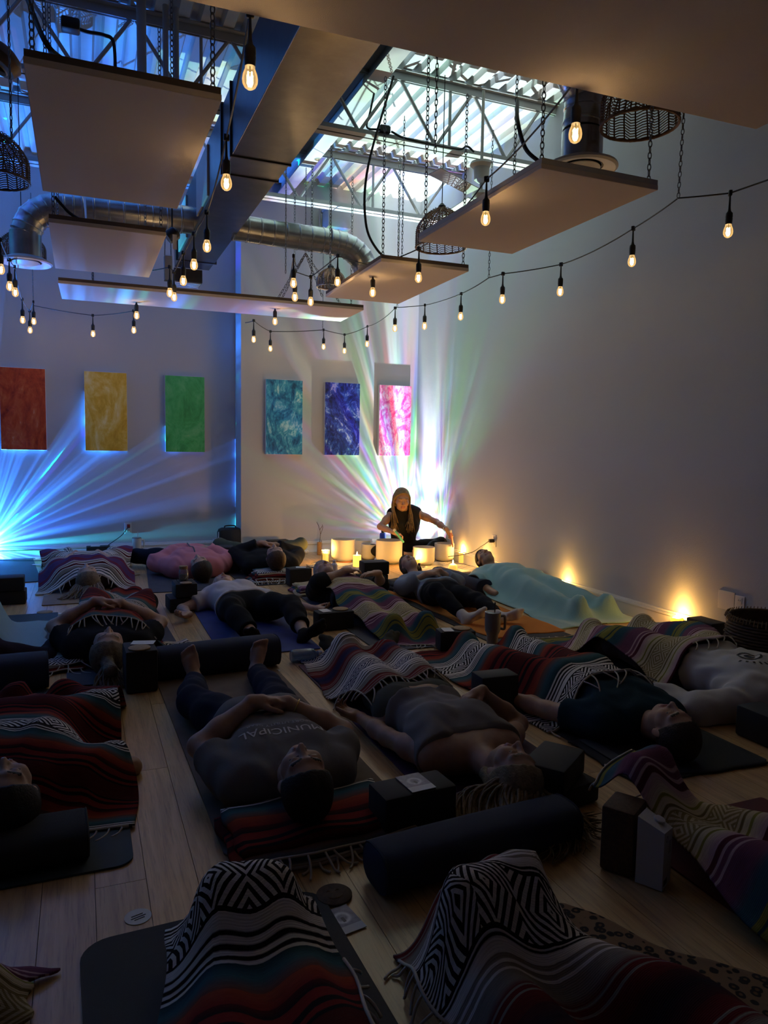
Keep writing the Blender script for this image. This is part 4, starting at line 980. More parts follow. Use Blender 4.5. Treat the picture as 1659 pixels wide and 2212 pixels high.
def yoga_mat(label, c, size, rot, m, rad=.012, z=0., name='yoga_mat', group='yoga mats'):
    pts = []
    for sx, sy, a0 in ((1, 1, 0), (-1, 1, PI/2), (-1, -1, PI), (1, -1, 3*PI/2)):
        for k in range(7): a = a0 + k*PI/12; pts.append((sx*(size[0]/2 - rad) + rad*math.cos(a), sy*(size[1]/2 - rad) + rad*math.sin(a)))
    o = MB().poly(pts, 0, .006).build(name, m); o.location = (c[0], c[1], .001 + z); o.rotation_euler = (0, 0, rot); return tag(o, label, 'mat', group)
def matm(n, c, d=.25): return mat('mat_' + n, c, .7, vary=(7, d), bump=(500, .3))
def bolster(label, a, b, r=.085, rz=.085, m=None, sq=.0):
    """stuffed cylinder with flat stitched ends"""
    a, b = Vector((*a, 0)), Vector((*b, 0)); d = (b - a); L = d.length; c = (a + b)/2; t = thing('bolster', label, 'bolster', c, 'navy bolsters')
    prof = []; n = 20
    m_ = MB(); u = d.normalized(); s_ = Vector((-u.y, u.x, 0))
    v, f = [], []; S = [(-.5, .0), (-.5, .86), (-.492, .955), (-.47, 1.0), (-.25, 1.03), (0, 1.04), (.25, 1.03), (.47, 1.0), (.492, .955), (.5, .86), (.5, .0)]
    for x, k in S:
        for i in range(n):
            q = 2*PI*i/n; cy_, cz_ = math.cos(q), math.sin(q); p_ = .72; yy = math.copysign(abs(cy_)**p_, cy_)*r*k; zz = math.copysign(abs(cz_)**p_, cz_)*rz*k
            v.append(c + u*(x*L) + s_*yy + Vector((0, 0, rz + max(zz, -rz*.97) + .004)))
    for j in range(len(S) - 1):
        for i in range(n): f.append((j*n + i, j*n + (i + 1) % n, (j + 1)*n + (i + 1) % n, (j + 1)*n + i))
    MB().add(v, f).build('cover', m or M_NAVY, t, smooth=True, auto=.8)
    for x in (-.492, .492):
        MB().tube([c + u*(x*L) + s_*(math.copysign(abs(math.cos(q))**.72, math.cos(q))*r*.955) + Vector((0, 0, rz + .004 + max(math.copysign(abs(math.sin(q))**.72, math.sin(q)), -.97)*rz*.955)) for q in np.linspace(0, 2*PI, 25)[:-1]], .0035, 5, closed=True).build('piping', m or M_NAVY, t, smooth=True)
    return t
# ------------------------------------------------------------------ mats under the people
MC = {k: matm(k, c) for k, c in dict(navy=(.014, .022, .06), teal=(.016, .034, .046), blue=(.012, .03, .17), slate=(.035, .036, .052), black=(.010, .010, .011), taupe=(.13, .085, .055), plum=(.055, .014, .05), cork=(.22, .125, .06), red=(.10, .004, .008), dark=(.02, .02, .024)).items()}
yoga_mat('tan cork mat under the long-haired sleeper in the purple blanket', (0.02, 6.74), (.62, 1.72), 0., MC['cork'])
yoga_mat('charcoal mat under the person in the pink hoodie', (.84, 6.98), (.60, 1.74), -.06, MC['slate'])
yoga_mat('dark grey mat under the person with green-clad knees', (1.56, 6.98), (.60, 1.60), 0., MC['dark'])
yoga_mat('bright blue mat under the person in the white tee', (1.02, 4.98), (.58, 1.74), -.01, MC['blue'])
yoga_mat('slate mat with round corners under the grey-haired ponytail sleeper', (.20, 4.72), (.62, 1.80), .03, MC['slate'], rad=.05)
yoga_mat('dark teal mat at the frame edge, beside a coaster and a card', (-.46, 4.75), (.58, 1.70), 0., MC['teal'])
yoga_mat('dark mat lit blue by the star lamp, beside the recessed wall', (-.72, 7.62), (.62, 1.45), .10, MC['dark'])
yoga_mat('dark teal mat under the sleeper wrapped to the chin in stripes', (-.20, 2.98), (.64, 1.72), .0, MC['teal'], rad=.05)
yoga_mat('taupe mat under the man in the printed grey tee', (.66, 2.93), (.62, 1.73), .02, MC['taupe'], rad=.03)
plum = MC['plum']
yoga_mat('plum mat with pale leaf lines under the wavy-haired woman', (1.38, 2.95), (.60, 1.74), .0, plum)
yoga_mat('black mat under the man in the dark teal tee', (2.16, 2.86), (.62, 1.72), .0, MC['black'])
yoga_mat('dark mat under the sleeper in the white sweatshirt', (3.02, 2.76), (.62, 1.72), .02, MC['dark'])
yoga_mat('dark mat showing under the orange towel', (2.62, 4.72), (.60, 1.70), .02, MC['dark'])
yoga_mat('black mat under the man in the light blue fleece', (3.34, 4.95), (.62, 1.75), .0, MC['black'])
yoga_mat('slate mat under the sleeper in the pastel stripes', (1.90, 4.78), (.60, 1.72), .0, MC['slate'])
yoga_mat('black mat with very round corners below the pair of covered feet closest to the camera', (.30, .95), (.60, 1.73), .03, MC['black'], rad=.07)
yoga_mat('dark red mat beside the milk carton', (1.87, .92), (.62, 1.72), .0, MC['red'])

# ------------------------------------------------------------------ people
def clasp(p, z, y=.10, gap=.035, dx=.0, s=1.):
    """hands laid over each other on the belly"""
    L = p; return None
def fr(head, yaw, s=1., dpel=.70, zc=.105):
    a = math.radians(yaw); yv = np.array((-math.sin(a), math.cos(a), 0)); zv = np.array((0, 0, 1.)); xv = np.cross(zv, yv); pel = np.array((head[0], head[1], 0.)) - yv*dpel*s; pel[2] = zc*s
    return (lambda x, y, z: pel + (xv*x + yv*y + zv*z)*s), xv, yv, zv
def belly(head, yaw, s=1., y=.14, z=.135, el=.36, out=.075, zsep=.022, curl=.42):
    L, xv, yv, zv = fr(head, yaw, s)
    return {1: (L(out, y, z), L(el*1.6, .18, -.10), (-xv*.95 - yv*.18 - zv*.06, -zv + yv*.1, curl)), -1: (L(-out, y + .012, z + zsep), L(-el*1.6, .18, -.10), (xv*.95 - yv*.12 - zv*.10, -zv + yv*.1, curl))}
FAIR, TAN, WARM = ('fair', (.46, .29, .22)), ('tan', (.34, .19, .125)), ('warm', (.40, .235, .165))
cot = lambda n, c: mat('cotton_' + n, c, .92, bump=(260, .25), spec=.15)
D = math.degrees

# man in the printed tee
h = (.62, 2.11)
SN = dict(skin=WARM[0], skin_c=WARM[1])
L, xv, yv, zv = fr(h, 180)
man = person('man in a printed grey tee and navy trousers, hands clasped on his belly, barefoot', h, hz=.170, yaw=178, male=True, s=.94, arms=belly(h, 178, .94, y=.12), face=(-.05, -.12, 1),
    legs={1: ((.80, 3.60, .06), (1.25, 3.2, .15), (.22, -.12, 1)), -1: ((.49, 3.57, .06), (.05, 3.2, .15), (-.25, -.12, 1))}, shirt=dict(mat=cot('grey', (.17, .16, .155)), sleeve=.72, hem=-.10), pants=dict(mat=cot('navy', (.010, .013, .032)), len=1.93), cell=.0058, hair='short', hair_c=(.012, .009, .007), **SN)
# wavy-haired woman
h = (1.31, 2.02); a = 180; L, xv, yv, zv = fr(h, a)
def wavy(m, g, M, s):
    rs = np.random.RandomState(5)
    for i in range(340):
        ang = -2.45 + 4.9*rs.rand(); p0 = g(math.sin(ang)*.068, -.01 - .055*rs.rand(), .045 + .06*math.cos(ang)); c = np.array(p0)
        o = n3(np.array((math.sin(ang)*1.1 - .75, -(.42 + .25*math.cos(ang)), 0))); o[1] = min(o[1], -.06); sd = np.array((-o[1], o[0], 0)); ln = .13 + .13*rs.rand(); f0 = ang*2.6 + rs.rand()*.9; am = .016 + .018*rs.rand(); hgt = .010 + .03*rs.rand(); bend = (rs.rand() - .5)*.12
        pts = [c]
        for q in range(1, 11):
            f_ = q/10; z = c[2]*(1 - f_)**1.25 + .008 + .014*math.sin(f_*8 + f0*1.7)*min(1, f_*3)*(1 - f_*.5) + hgt*.5; pts.append(c*np.array((1, 1, 0)) + o*ln*f_ + sd*(am*1.6*math.sin(f0 + f_*8.)*min(1, f_*2.) + bend*f_*f_) + np.array((0, 0, max(.010, z))))
        lock(m, pts, .0035 + .0035*rs.rand(), 5)
wom = person('woman in a grey tank top with long wavy hair, one arm stretched out', h, hz=.115, yaw=a, face=(.42, -.05, 1), nod=-.02, s=.95, dpel=.76,
    arms={-1: ((1.08, 2.84, .055), (.9, 2.3, .0), ((-.45, .55, .12), (.0, -.15, 1), .75)), 1: ((1.47, 2.50, .23), (1.95, 2.36, -.3), ((-.78, -.10, -.22), (-.25, -.2, -1), .30))},
    legs={1: ((1.56, 3.72, .05), (1.7, 3.3, .3), (.5, .9, .30)), -1: ((1.34, 3.76, .05), (1.2, 3.3, .3), (-.5, .9, .30))}, shirt=dict(mat=cot('tank', (.20, .185, .18)), sleeve=0, hem=.04), tank=True, pants=dict(mat=cot('sage', (.075, .075, .06)), len=1.9, waist=.10),
    feet='sock', feet_c=cot('sage', (.075, .075, .06)), skin='tan', skin_c=TAN[1], hair='long', hair_c=(.20, .145, .08), hairfn=wavy, cell=.0058)
# straps of the tank top
for q in (-1, 1):
    p = [wom['L'](q*.085, .40, .09), wom['L'](q*.098, .455, .068), wom['L'](q*.092, .505, .045)]
    MB().tube(smooth_path(p, 5), .006, 6).build('strap', cot('tank', (.20, .185, .18)), wom['root'], smooth=True)
# man in the dark teal tee
h = (2.12, 2.14); a = 177
tealman = person('man in a dark teal tee and short hair, arm along the black mat', h, hz=.115, yaw=a, male=True, face=(.10, -.05, 1), arms={-1: ((1.83, 2.87, .05), (1.6, 2.5, .0), ((.05, 1, -.1), (0, 0, -1), .5)), 1: ((2.52, 2.95, .05), (2.9, 2.5, 0), None)},
    s=.93, legs={1: ((2.36, 3.60, .05), (2.6, 3.3, .15), (.35, .4, .7)), -1: ((2.02, 3.60, .05), (1.8, 3.3, .15), (-.35, .4, .7))}, shirt=dict(mat=cot('teal', (.008, .028, .045)), sleeve=.62, hem=-.08), pants=dict(mat=cot('black', (.012, .012, .014)), len=2), hide_legs=True, skin='warm', skin_c=WARM[1], hair='short', hair_c=(.02, .012, .008), cell=.0062)
# sleeper in the white sweatshirt
h = (2.98, 2.12); a = 180
whiteman = person('person in a baggy white sweatshirt with dark print, arm stretched over the floor', h, hz=.115, yaw=a, male=True, dpel=.72, arms={-1: ((2.53, 2.66, .045), (2.3, 2.3, 0), ((-.5, .8, -.1), (0, 0, -1), .5)), 1: ((3.34, 2.75, .06), (3.7, 2.4, 0), None)},
    s=.95, legs={1: ((3.28, 3.57, .05), (3.5, 3.2, .2), (.3, .6, .5)), -1: ((2.86, 3.57, .05), (2.6, 3.2, .2), (-.3, .6, .5))}, shirt=dict(mat=cot('white', (.50, .47, .45)), sleeve=1.97, hem=.02, ease=.030, fold=.007), pants=dict(mat=cot('greytrouser', (.06, .052, .048)), len=2, waist=.12, ease=.016), hide_legs=True, skin='fair', skin_c=FAIR[1], hair='short', hair_c=(.03, .02, .012), cell=.0065)
# ponytail sleeper
h = (.11, 3.99); a = 178
def pony(m, g, M, s):
    rs = np.random.RandomState(8)
    for i in range(40):
        an = rs.rand()*6.28; p0 = g(.012*math.cos(an), -.03 + .012*math.sin(an), .125); o = n3(np.array((rs.randn()*.35 + .1, -1, 0))); pts = [np.array(p0)]; c = np.array(p0)
        for q in range(1, 6): c = c + o*(.022 + .012*rs.rand()) + np.array((rs.randn()*.008, 0, 0)); c[2] = max(.015, p0[2]*(1 - q/5.)); pts.append(c.copy())
        lock(m, pts, .007, 5)
ponyw = person('woman in a black tee with a fair ponytail, hands clasped over a blanket', h, hz=.13, yaw=a, face=(.06, -.2, 1), arms=belly(h, a, y=.20, z=.165), shirt=dict(mat=cot('black', (.012, .012, .014)), sleeve=.62, hem=-.05), pants=dict(mat=cot('black', (.012, .012, .014))), hide_legs=True,
    legs={1: ((.35, 5.52, .05), (.5, 5.1, .2), (.05, .1, 1)), -1: ((.21, 5.52, .05), (.0, 5.1, .2), (-.05, .1, 1))}, skin='fair', skin_c=FAIR[1], hair='pony', hair_c=(.17, .13, .09), hairfn=pony, cell=.0065)
# long-haired sleeper at the back
h = (.03, 6.25); a = 180
def straight(m, g, M, s):
    rs = np.random.RandomState(9)
    for i in range(80):
        ang = -2.2 + 4.4*rs.rand(); p0 = g(math.sin(ang)*.07, -.02, .05 + .04*math.cos(ang)); o = n3(np.array((math.sin(ang)*.7 - .25, -1, 0))); pts = [np.array(p0)]; ln = .12 + .10*rs.rand()
        for q in range(1, 6): f_ = q/5; c = np.array(p0)*np.array((1, 1, 0)) + o*ln*f_ + np.array((.01*math.sin(f_*7 + i), 0, max(.014, p0[2]*(1 - f_)))); pts.append(c)
        lock(m, pts, .009, 5)
longw = person('sleeper with long fair hair spread on the cork mat, covered in purple and red stripes', h, hz=.125, yaw=a, face=(-.1, -.05, 1), shirt=dict(mat=cot('grey', (.17, .16, .155)), sleeve=0), hide_legs=True, build_hands=False, skin='fair', skin_c=FAIR[1], hair='long', hair_c=(.16, .12, .085), hairfn=straight, cell=.0085,
    arms={1: ((.12, 6.95, .24), (.5, 6.8, .05), None), -1: ((-.06, 6.95, .24), (-.5, 6.8, .05), None)}, legs={1: ((.28, 7.72, .06), (.5, 7.3, .2), (.1, .1, 1)), -1: ((-.16, 7.72, .06), (-.5, 7.3, .2), (-.1, .1, 1))})
# pink hoodie
h = (.95, 6.50); a = 182
pink = person('person in a pink zip hoodie with a brown hair bun, knees wide apart', h, hz=.13, yaw=a, face=(-.25, -.15, 1), shirt=dict(mat=cot('pink', (.52, .20, .25)), sleeve=1.95, hem=-.02, ease=.034, fold=.007, hood=True), pants=dict(mat=cot('inkblue', (.006, .008, .02)), len=2), feet='shoe', feet_c=cot('inkblue', (.006, .008, .02)),
    arms={1: ((1.10, 7.10, .21), (1.6, 6.9, .0), ((-.9, .5, -.1), (0, 0, -1), .4)), -1: ((.82, 7.10, .21), (.3, 6.9, .0), ((.9, .5, -.1), (0, 0, -1), .4))},
    legs={1: ((1.02, 7.60, .06), (1.6, 7.25, .16), (.2, .8, .4)), -1: ((.86, 7.62, .06), (.25, 7.25, .16), (-.2, .8, .4))}, skin='fair', skin_c=FAIR[1], hair='bun', hair_c=(.035, .022, .014), cell=.0085)
MB().tube(smooth_path([pink['L'](0, .50, .07), pink['L'](0, .36, .155), pink['L'](0, .18, .145), pink['L'](0, .02, .155)], 6), .006, 6).build('zip', mat('zip_grey', (.05, .05, .06), .5), pink['root'])
# black top, green knees
h = (1.60, 6.42); a = 176
green = person('person in black with green-clad bent knees, head on a folded striped blanket', h, hz=.205, yaw=a, male=True, face=(-.08, -.35, 1), arms=belly(h, a, y=.26, z=.15), shirt=dict(mat=cot('black', (.012, .012, .014)), sleeve=1.9, hem=-.05, ease=.02), pants=dict(mat=cot('olive', (.055, .062, .045)), len=1.95), feet='sock', feet_c=cot('white', (.50, .47, .45)),
    legs={1: ((1.80, 7.62, .06), (2.30, 7.25, .26), (.2, .9, .3)), -1: ((1.64, 7.62, .06), (1.10, 7.25, .26), (-.2, .9, .3))}, skin='warm', skin_c=WARM[1], hair='short', hair_c=(.06, .03, .016), cell=.0085)
# white tee, arms flung out
h = (1.00, 5.66); a = 2
def grey_strands(m, g, M, s):
    rs = np.random.RandomState(4)
    for i in range(30):
        p0 = g(.07*(rs.rand() - .3), -.03, .09); o = n3(np.array((-.75 + .5*rs.randn(), .5 + .3*rs.rand(), 0))); pts = [np.array(p0) + o*(.05*q) + np.array((0, 0, -(p0[2] - .02)*q/4)) for q in range(5)]; lock(m, pts, .007, 5)
wt = person('person in a white tee and black capri trousers, arms flung out', h, hz=.12, yaw=a, face=(.1, .15, 1), arms={1: ((.66, 5.08, .045), (.5, 5.5, 0), ((-.85, -.6, .05), (0, 0, 1), .7)), -1: ((1.52, 5.00, .045), (1.7, 5.4, 0), ((.8, -.55, .05), (0, 0, 1), .6))}, s=.90,
    legs={1: ((.95, 4.28, .05), (.70, 4.6, .35), (-.45, -.5, .55)), -1: ((1.25, 4.30, .05), (1.5, 4.6, .35), (.55, -.4, .5))}, shirt=dict(mat=cot('whitetee', (.56, .52, .54)), sleeve=.62, hem=-.02, ease=.018), pants=dict(mat=cot('black', (.012, .012, .014)), len=1.72, ease=.016), feet='shoe', feet_c=cot('black', (.012, .012, .014)), skin='fair', skin_c=FAIR[1], hair='long', hair_c=(.26, .22, .20), hairfn=grey_strands, cell=.007)
# pastel-striped sleeper, hands on chest
h = (1.82, 5.68); a = 4
past = person('silver-haired person in black, both hands on the chest, pastel blanket over the legs', h, hz=.19, yaw=a, face=(.12, -.45, 1), nod=-.25, male=True, arms={1: ((1.84, 5.25, .26), (1.35, 5.25, .05), ((.95, .05, .0), (0, 0, -1), .35)), -1: ((2.08, 5.14, .245), (2.6, 5.2, .05), ((-.95, .1, 0), (0, 0, -1), .35))},
    shirt=dict(mat=cot('black', (.012, .012, .014)), sleeve=1.35, hem=-.05, ease=.024), pants=dict(mat=cot('black', (.012, .012, .014))), hide_legs=True, s=.88, legs={1: ((1.80, 4.22, .05), (1.60, 4.6, .3), (-.2, -.8, .5)), -1: ((2.02, 4.22, .05), (2.25, 4.6, .3), (.1, -.1, 1))}, skin='fair', skin_c=FAIR[1], hair='bun', hair_c=(.30, .28, .27), cell=.0075)
# blue sweatshirt, white socks
h = (2.56, 5.64); a = 0
blue = person('woman in a blue-grey sweatshirt and white socks, lying on an orange towel', h, hz=.215, yaw=a, face=(.30, -.30, 1), nod=-.22, s=.84, arms=belly(h, a, .84, y=.14, z=.15), shirt=dict(mat=cot('chambray', (.20, .24, .33)), sleeve=1.62, hem=-.01, ease=.026, fold=.006), pants=dict(mat=cot('inkblack', (.007, .008, .013)), len=1.86, ease=.008), feet='sock', feet_c=cot('whitesock', (.60, .56, .55)),
    legs={1: ((2.42, 4.38, .05), (2.28, 4.7, .28), (.55, -.75, .35)), -1: ((2.66, 4.32, .05), (2.86, 4.7, .28), (.85, -.45, .30))}, skin='fair', skin_c=FAIR[1], hair='bob', hair_c=(.10, .07, .045), cell=.007)
# man under the light blue fleece
h = (3.36, 5.74); a = 0
fleece_man = person('man with a bald forehead tucked under a light blue fleece blanket', h, hz=.215, yaw=a, male=True, face=(.35, -.35, 1), nod=-.25, shirt=dict(mat=cot('black', (.012, .012, .014)), sleeve=0), hide_legs=True, build_hands=False, arms=None, s=.90, legs={1: ((3.27, 4.30, .05), (3.1, 4.7, .25), (-.1, -.6, .6)), -1: ((3.52, 4.30, .05), (3.75, 4.7, .25), (.1, -.6, .6))}, skin='warm', skin_c=WARM[1], hair='short', hair_c=(.06, .035, .02), cell=.0075)
# sleeper wrapped to the chin, cut by the frame
h = (-.22, 2.36); a = 180
wrap = person('dark-haired sleeper wrapped to the chin in red, teal and white stripes', h, hz=.15, yaw=a, arms={1: ((-.04, 2.88, .045), (.3, 2.7, .0), None), -1: ((-.40, 2.88, .045), (-.8, 2.7, .0), None)}, face=(-.1, -.1, 1), shirt=dict(mat=cot('black', (.012, .012, .014)), sleeve=0), hide_legs=True, build_hands=False, s=.94, legs={1: ((-.06, 3.42, .05), (.10, 3.1, .1), (.3, .5, .6)), -1: ((-.32, 3.42, .05), (-.6, 3.1, .1), (-.3, .5, .6))}, skin='warm', skin_c=WARM[1], hair='long', hair_c=(.014, .010, .008), cell=.0065)
# sleeper cut by the frame under the pale throw
h = (-.62, 4.05); a = 186
edgep = person('person in a dark long-sleeved top under a pale blue throw, cut by the picture edge', h, hz=.13, yaw=a, arms={1: ((-.14, 4.52, .05), (-.2, 4.2, 0), ((.7, .6, 0), (0, 0, -1), .5)), -1: ((-.9, 4.8, .06), (-1.2, 4.4, 0), None)}, shirt=dict(mat=cot('wine', (.022, .012, .018)), sleeve=1.95, ease=.022), pants=dict(mat=cot('wine', (.022, .012, .018))), hide_legs=True, skin='fair', skin_c=FAIR[1], hair='long', hair_c=(.02, .014, .01), cell=.008)
# bowl player, cross-legged in the corner
def fall(m, g, M, s):
    rs = np.random.RandomState(11)
    for i in range(130):
        sd = -1 if i % 2 else 1; t = rs.rand(); p0 = g(sd*(.012 + .05*t), .015 - .06*rs.rand(), .112 - .02*t); p1 = g(sd*(.082 + .008*rs.rand()), .02 - .07*rs.rand(), .03); p2 = g(sd*(.088 + .012*rs.rand()), .025 - .08*rs.rand(), -.08)
        c = np.array(p2); x = rs.rand(); e1 = c + np.array((-sd*.012*0 + .012*rs.randn(), -.02 - .025*rs.rand(), -.12)); e2 = e1 + np.array((.014*rs.randn() + sd*.008, -.012, -.10 - .07*x)); lock(m, [p0, p1, p2, e1, e2], .0075, 5)
pel0 = (3.27, 7.37, .10)
lead = person('woman with long fair hair seated behind the crystal bowls, holding two mallets', tuple(aty(868, 1079, 7.22))[:2], hz=aty(868, 1079, 7.22).z, basis=(pel0, (-.05, -.20, 1), (-.12, -1, -.2)), face=(.08, -.0, 1), nod=.0, s=.87, head_s=.97,
    arms={1: (tuple(aty(850, 1150, 7.0)), tuple(aty(790, 1140, 7.3)), ((.78, -.25, -.28), (.1, -.3, -1), .75)), -1: (tuple(aty(964, 1143, 6.90)), tuple(aty(960, 1120, 7.4)), ((.62, -.1, -.85), (-.5, -.3, -.3), .8))},
    legs={1: ((3.20, 7.10, .06), (2.75, 7.0, .12), (.6, -.5, .1)), -1: ((3.32, 7.04, .07), (3.52, 6.4, .16), (-.6, -.5, .1))}, shirt=dict(mat=cot('black', (.012, .012, .014)), sleeve=0, ease=.010), pants=dict(mat=cot('black', (.012, .012, .014)), len=1.9, waist=.2), skin='tan', skin_c=(.36, .21, .145), hair='long', hair_c=(.20, .13, .06), hairfn=fall, cell=.0062)

# ------------------------------------------------------------------ blankets over them
def fat(P, e): return [(q[0], q[1], q[2], q[3] + e, q[4] + e, *q[5:]) if q[0] == 'c' else ('e', q[1], q[2] + e, *q[3:]) for q in P]
def obst(p, arms=False, legs=True, e=.026, le=.020): return fat(p['torso'], e) + (fat(p['arms'], .045) if arms else []) + (fat(p['legp'], le) if legs else [])
M_FLEECE = mat('blue_fleece', (.24, .42, .44), .95, bump=(220, .5), spec=.1, sheen=.3); M_THROW = mat('pale_throw', (.27, .40, .46), .95, bump=(160, 1.0), spec=.1)
blanket('red, teal and white striped blanket tucked under clasped hands, ridged over long legs', [(-.12, 4.29), (.42, 4.27), (.46, 5.74), (.10, 5.78)], obst(ponyw), SM('a', .40, .60), edges=(('a', 17, (.1, .9)),), seed=11, L=.07)
blanket('red, teal and white striped blanket wrapped to the chin, cut by the picture edge', [(-.72, 2.40), (.13, 2.34), (.14, 3.52), (-.50, 3.66)], obst(wrap, True), SM('a', .30, .50), edges=(('a', 14, (.3, 1)),), seed=12, L=.07, it=70, wr=.010)
blanket('red, taupe and navy striped blanket pulled down to the waist, spread over the legs', [(1.10, 2.86), (1.62, 2.97), (1.70, 3.66), (1.08, 3.92)], obst(wom), SM('b', .08), edges=(('a', 18, (0, 1)), ('d', 5, (.0, .3))), seed=13, L=.075, wr=.011)
blanket('dark red, teal and white striped blanket over the legs of the man in teal', [(1.80, 2.52), (2.56, 2.58), (2.68, 3.72), (1.76, 3.84)], obst(tealman), SM('a', .36), edges=(('a', 14, (.0, 1)),), seed=14, L=.10, wr=.011)
blanket('olive, mauve and cream striped blanket over spread knees beside the lone candle', [(2.66, 2.78), (3.58, 2.80), (3.62, 3.78), (2.60, 3.84)], obst(whiteman, e=.045, le=.034), SM('c', .20), edges=(('a', 12, (.2, 1)), ('c', 6, (0, .4))), seed=15, wr=.012)
blanket('pastel mauve, teal and olive striped blanket over the legs, far end trailing a fringe', [(2.30, 5.22), (1.66, 5.38), (1.68, 4.0), (2.18, 3.88)], obst(past), SM('c', .10), edges=(('c', 12, (.1, .9)),), seed=16, wr=.011)
blanket('purple, red and white striped blanket over the long-haired sleeper by the recessed wall', [(-.34, 6.33), (.40, 6.31), (.44, 7.86), (-.36, 7.84)], obst(longw, True), SM('d', .47), edges=(('a', 14, (.15, .9)),), seed=17, wr=.010)
blanket('plain light blue fleece blanket spread from chin to feet, folded over at the end', [(3.67, 5.62), (3.05, 5.60), (2.96, 4.06), (3.66, 4.04)], obst(fleece_man, True), M_FLEECE, seed=18, group=None, wr=.013, it=50, name='fleece_blanket')
blanket('pale blue and white throw over a person cut by the picture edge', [(-.95, 4.42), (-.20, 4.58), (-.22, 5.30), (-.9, 5.5)], obst(edgep), M_THROW, seed=19, group=None, wr=.008, name='throw_blanket')
# three pairs of covered legs closest to the camera: feet away, heads behind the picture
def legs_only(h0, h1, spread=.10, foot=.17, k=1.):
    a, b = np.array((*h0, .06)), np.array((*h1, .10)); d = n3(b - a); s_ = np.array((-d[1], d[0], 0)); out = []
    for q in (-1, 1):
        an = a + s_*q*spread*.55; kn = (a + b)/2 + s_*q*spread*1.25 + np.array((0, 0, .03)); hp = b + s_*q*spread; out += [cone(an, kn, .05, .062), cone(kn, hp, .064, .10), cone(an, an + np.array((0, 0, foot)) + s_*q*.03*k, .042, .030)]
    t = np.array((0, 0, foot)); out.append(cone(a - s_*spread*.55 + t, a + s_*spread*.55 + t, .042))
    return out + [cone(b - s_*.1, b + s_*.1, .11)]
blanket('dark red and teal striped blanket over raised feet on the round-cornered black mat', [(.18, 1.68), (.47, 1.70), (.52, .70), (.04, .70)], legs_only((.325, 1.56), (.28, .85), .075, .155), SM('a', .29), seed=21, vz=.25, wr=.009, it=110, sag=.0010, edges=(('b', 5, (.30, .62)),), L=.06)
blanket('red, taupe and white striped blanket over raised feet beside the long bolster', [(.68, 1.50), (.98, 1.46), (1.36, .62), (.58, .78)], legs_only((.84, 1.36), (1.00, .62), .12, .165), SM('e', .09, .58), seed=22, vz=.25, wr=.010, it=110, sag=.0010, edges=(('d', 9, (.05, .45)),), L=.07)
blanket('olive, plum and teal striped blanket over raised feet behind the milk carton', [(1.47, 1.80), (1.78, 1.86), (2.26, .75), (1.57, .70)], legs_only((1.60, 1.71), (1.92, .90), .085, .175), SM('c', .02), seed=23, vz=.25, wr=.009, it=110, sag=.0010, edges=(('a', 8, (0, 1)),), L=.08)
X0 = blanket('corner of a dark olive and tan striped blanket by the picture edge', [(-.50, 1.45), (-.16, 1.55), (-.08, 1.74), (-.50, 1.82)], [cone((-.42, 1.55, .06), (-.24, 1.66, .05), .06)], SM('c', .25), seed=24, wr=.01)
# ------------------------------------------------------------------ flat print and lettering
def text_mesh(txt, size, ext=.0, bold=False):
    c = bpy.data.curves.new('print', 'FONT'); c.body = txt; c.size = size; c.extrude = ext; c.align_x = 'CENTER'; c.resolution_u = 3; c.offset = .0 if not bold else size*.02
    o = bpy.data.objects.new('print', c); COL.objects.link(o); dg = bpy.context.evaluated_depsgraph_get(); me = bpy.data.meshes.new_from_object(o.evaluated_get(dg)); bpy.data.objects.remove(o); return me
def put_text(txt, size, fn, m, parent, name='lettering', bold=False, cut=0.):
    """letters laid on a surface: fn maps letter coordinates to a world point"""
    me = text_mesh(txt, size, bold=bold)
    if cut:
        bm = bmesh.new(); bm.from_mesh(me); bmesh.ops.subdivide_edges(bm, edges=[e for e in bm.edges if e.calc_length() > cut], cuts=2); bmesh.ops.triangulate(bm, faces=bm.faces[:]); bm.to_mesh(me); bm.free()
    for v in me.vertices: v.co = Vector(fn(v.co.x, v.co.y))
    me.materials.clear(); me.materials.append(m); o = bpy.data.objects.new(name, me); COL.objects.link(o); attach(o, parent); return o
from mathutils.bvhtree import BVHTree
M_INK = mat('dark_ink', (.02, .02, .022), .7); M_WINK = mat('white_ink', (.55, .53, .52), .7)
def shirt_of(p): return [c for c in p['root'].children if c.name.startswith('shirt')][0]
def on_shirt(p, x0, y0, sgn=1):
    o = shirt_of(p); bv = BVHTree.FromPolygons([v.co for v in o.data.vertices], [list(q.vertices) for q in o.data.polygons])
    def f(tx, ty):
        P = p['L'](x0 - sgn*tx, y0 + sgn*ty, .3); h = bv.ray_cast(Vector(P), Vector((0, 0, -1)))[0]
        return (P[0], P[1], (h.z if h else .2) + .0022)
    return f
put_text('MUNICIPAL', .062, on_shirt(man, 0, .335), M_WINK, man['root'], cut=.012)
put_text('SPORT UTILITY GEAR', .026, on_shirt(man, 0, .295), mat('grey_ink', (.34, .33, .33), .7), man['root'], cut=.008)
f = on_shirt(whiteman, -.04, .30)
for q in range(9):
    a = PI*.1 + q*PI*.1; m = MB(); ps = [f(.10*math.cos(a + d1) + r1*math.cos(a), .10*math.sin(a + d1) + r1*math.sin(a)) for d1, r1 in ((-.06, -.01), (.06, -.01), (.06, .012), (-.06, .012))]
    m.add(ps, [(0, 1, 2, 3)]).build('emblem_mark', M_INK, whiteman['root'])
m = MB(); n = 24
for r0, r1 in ((.048, .060), (.0, .026)):
    ps = [f(r*math.cos(2*PI*k/n), r*math.sin(2*PI*k/n)) for r in (max(r0, .002), r1) for k in range(n)]; m.add(ps, [(k, (k + 1) % n, n + (k + 1) % n, n + k) for k in range(n)])
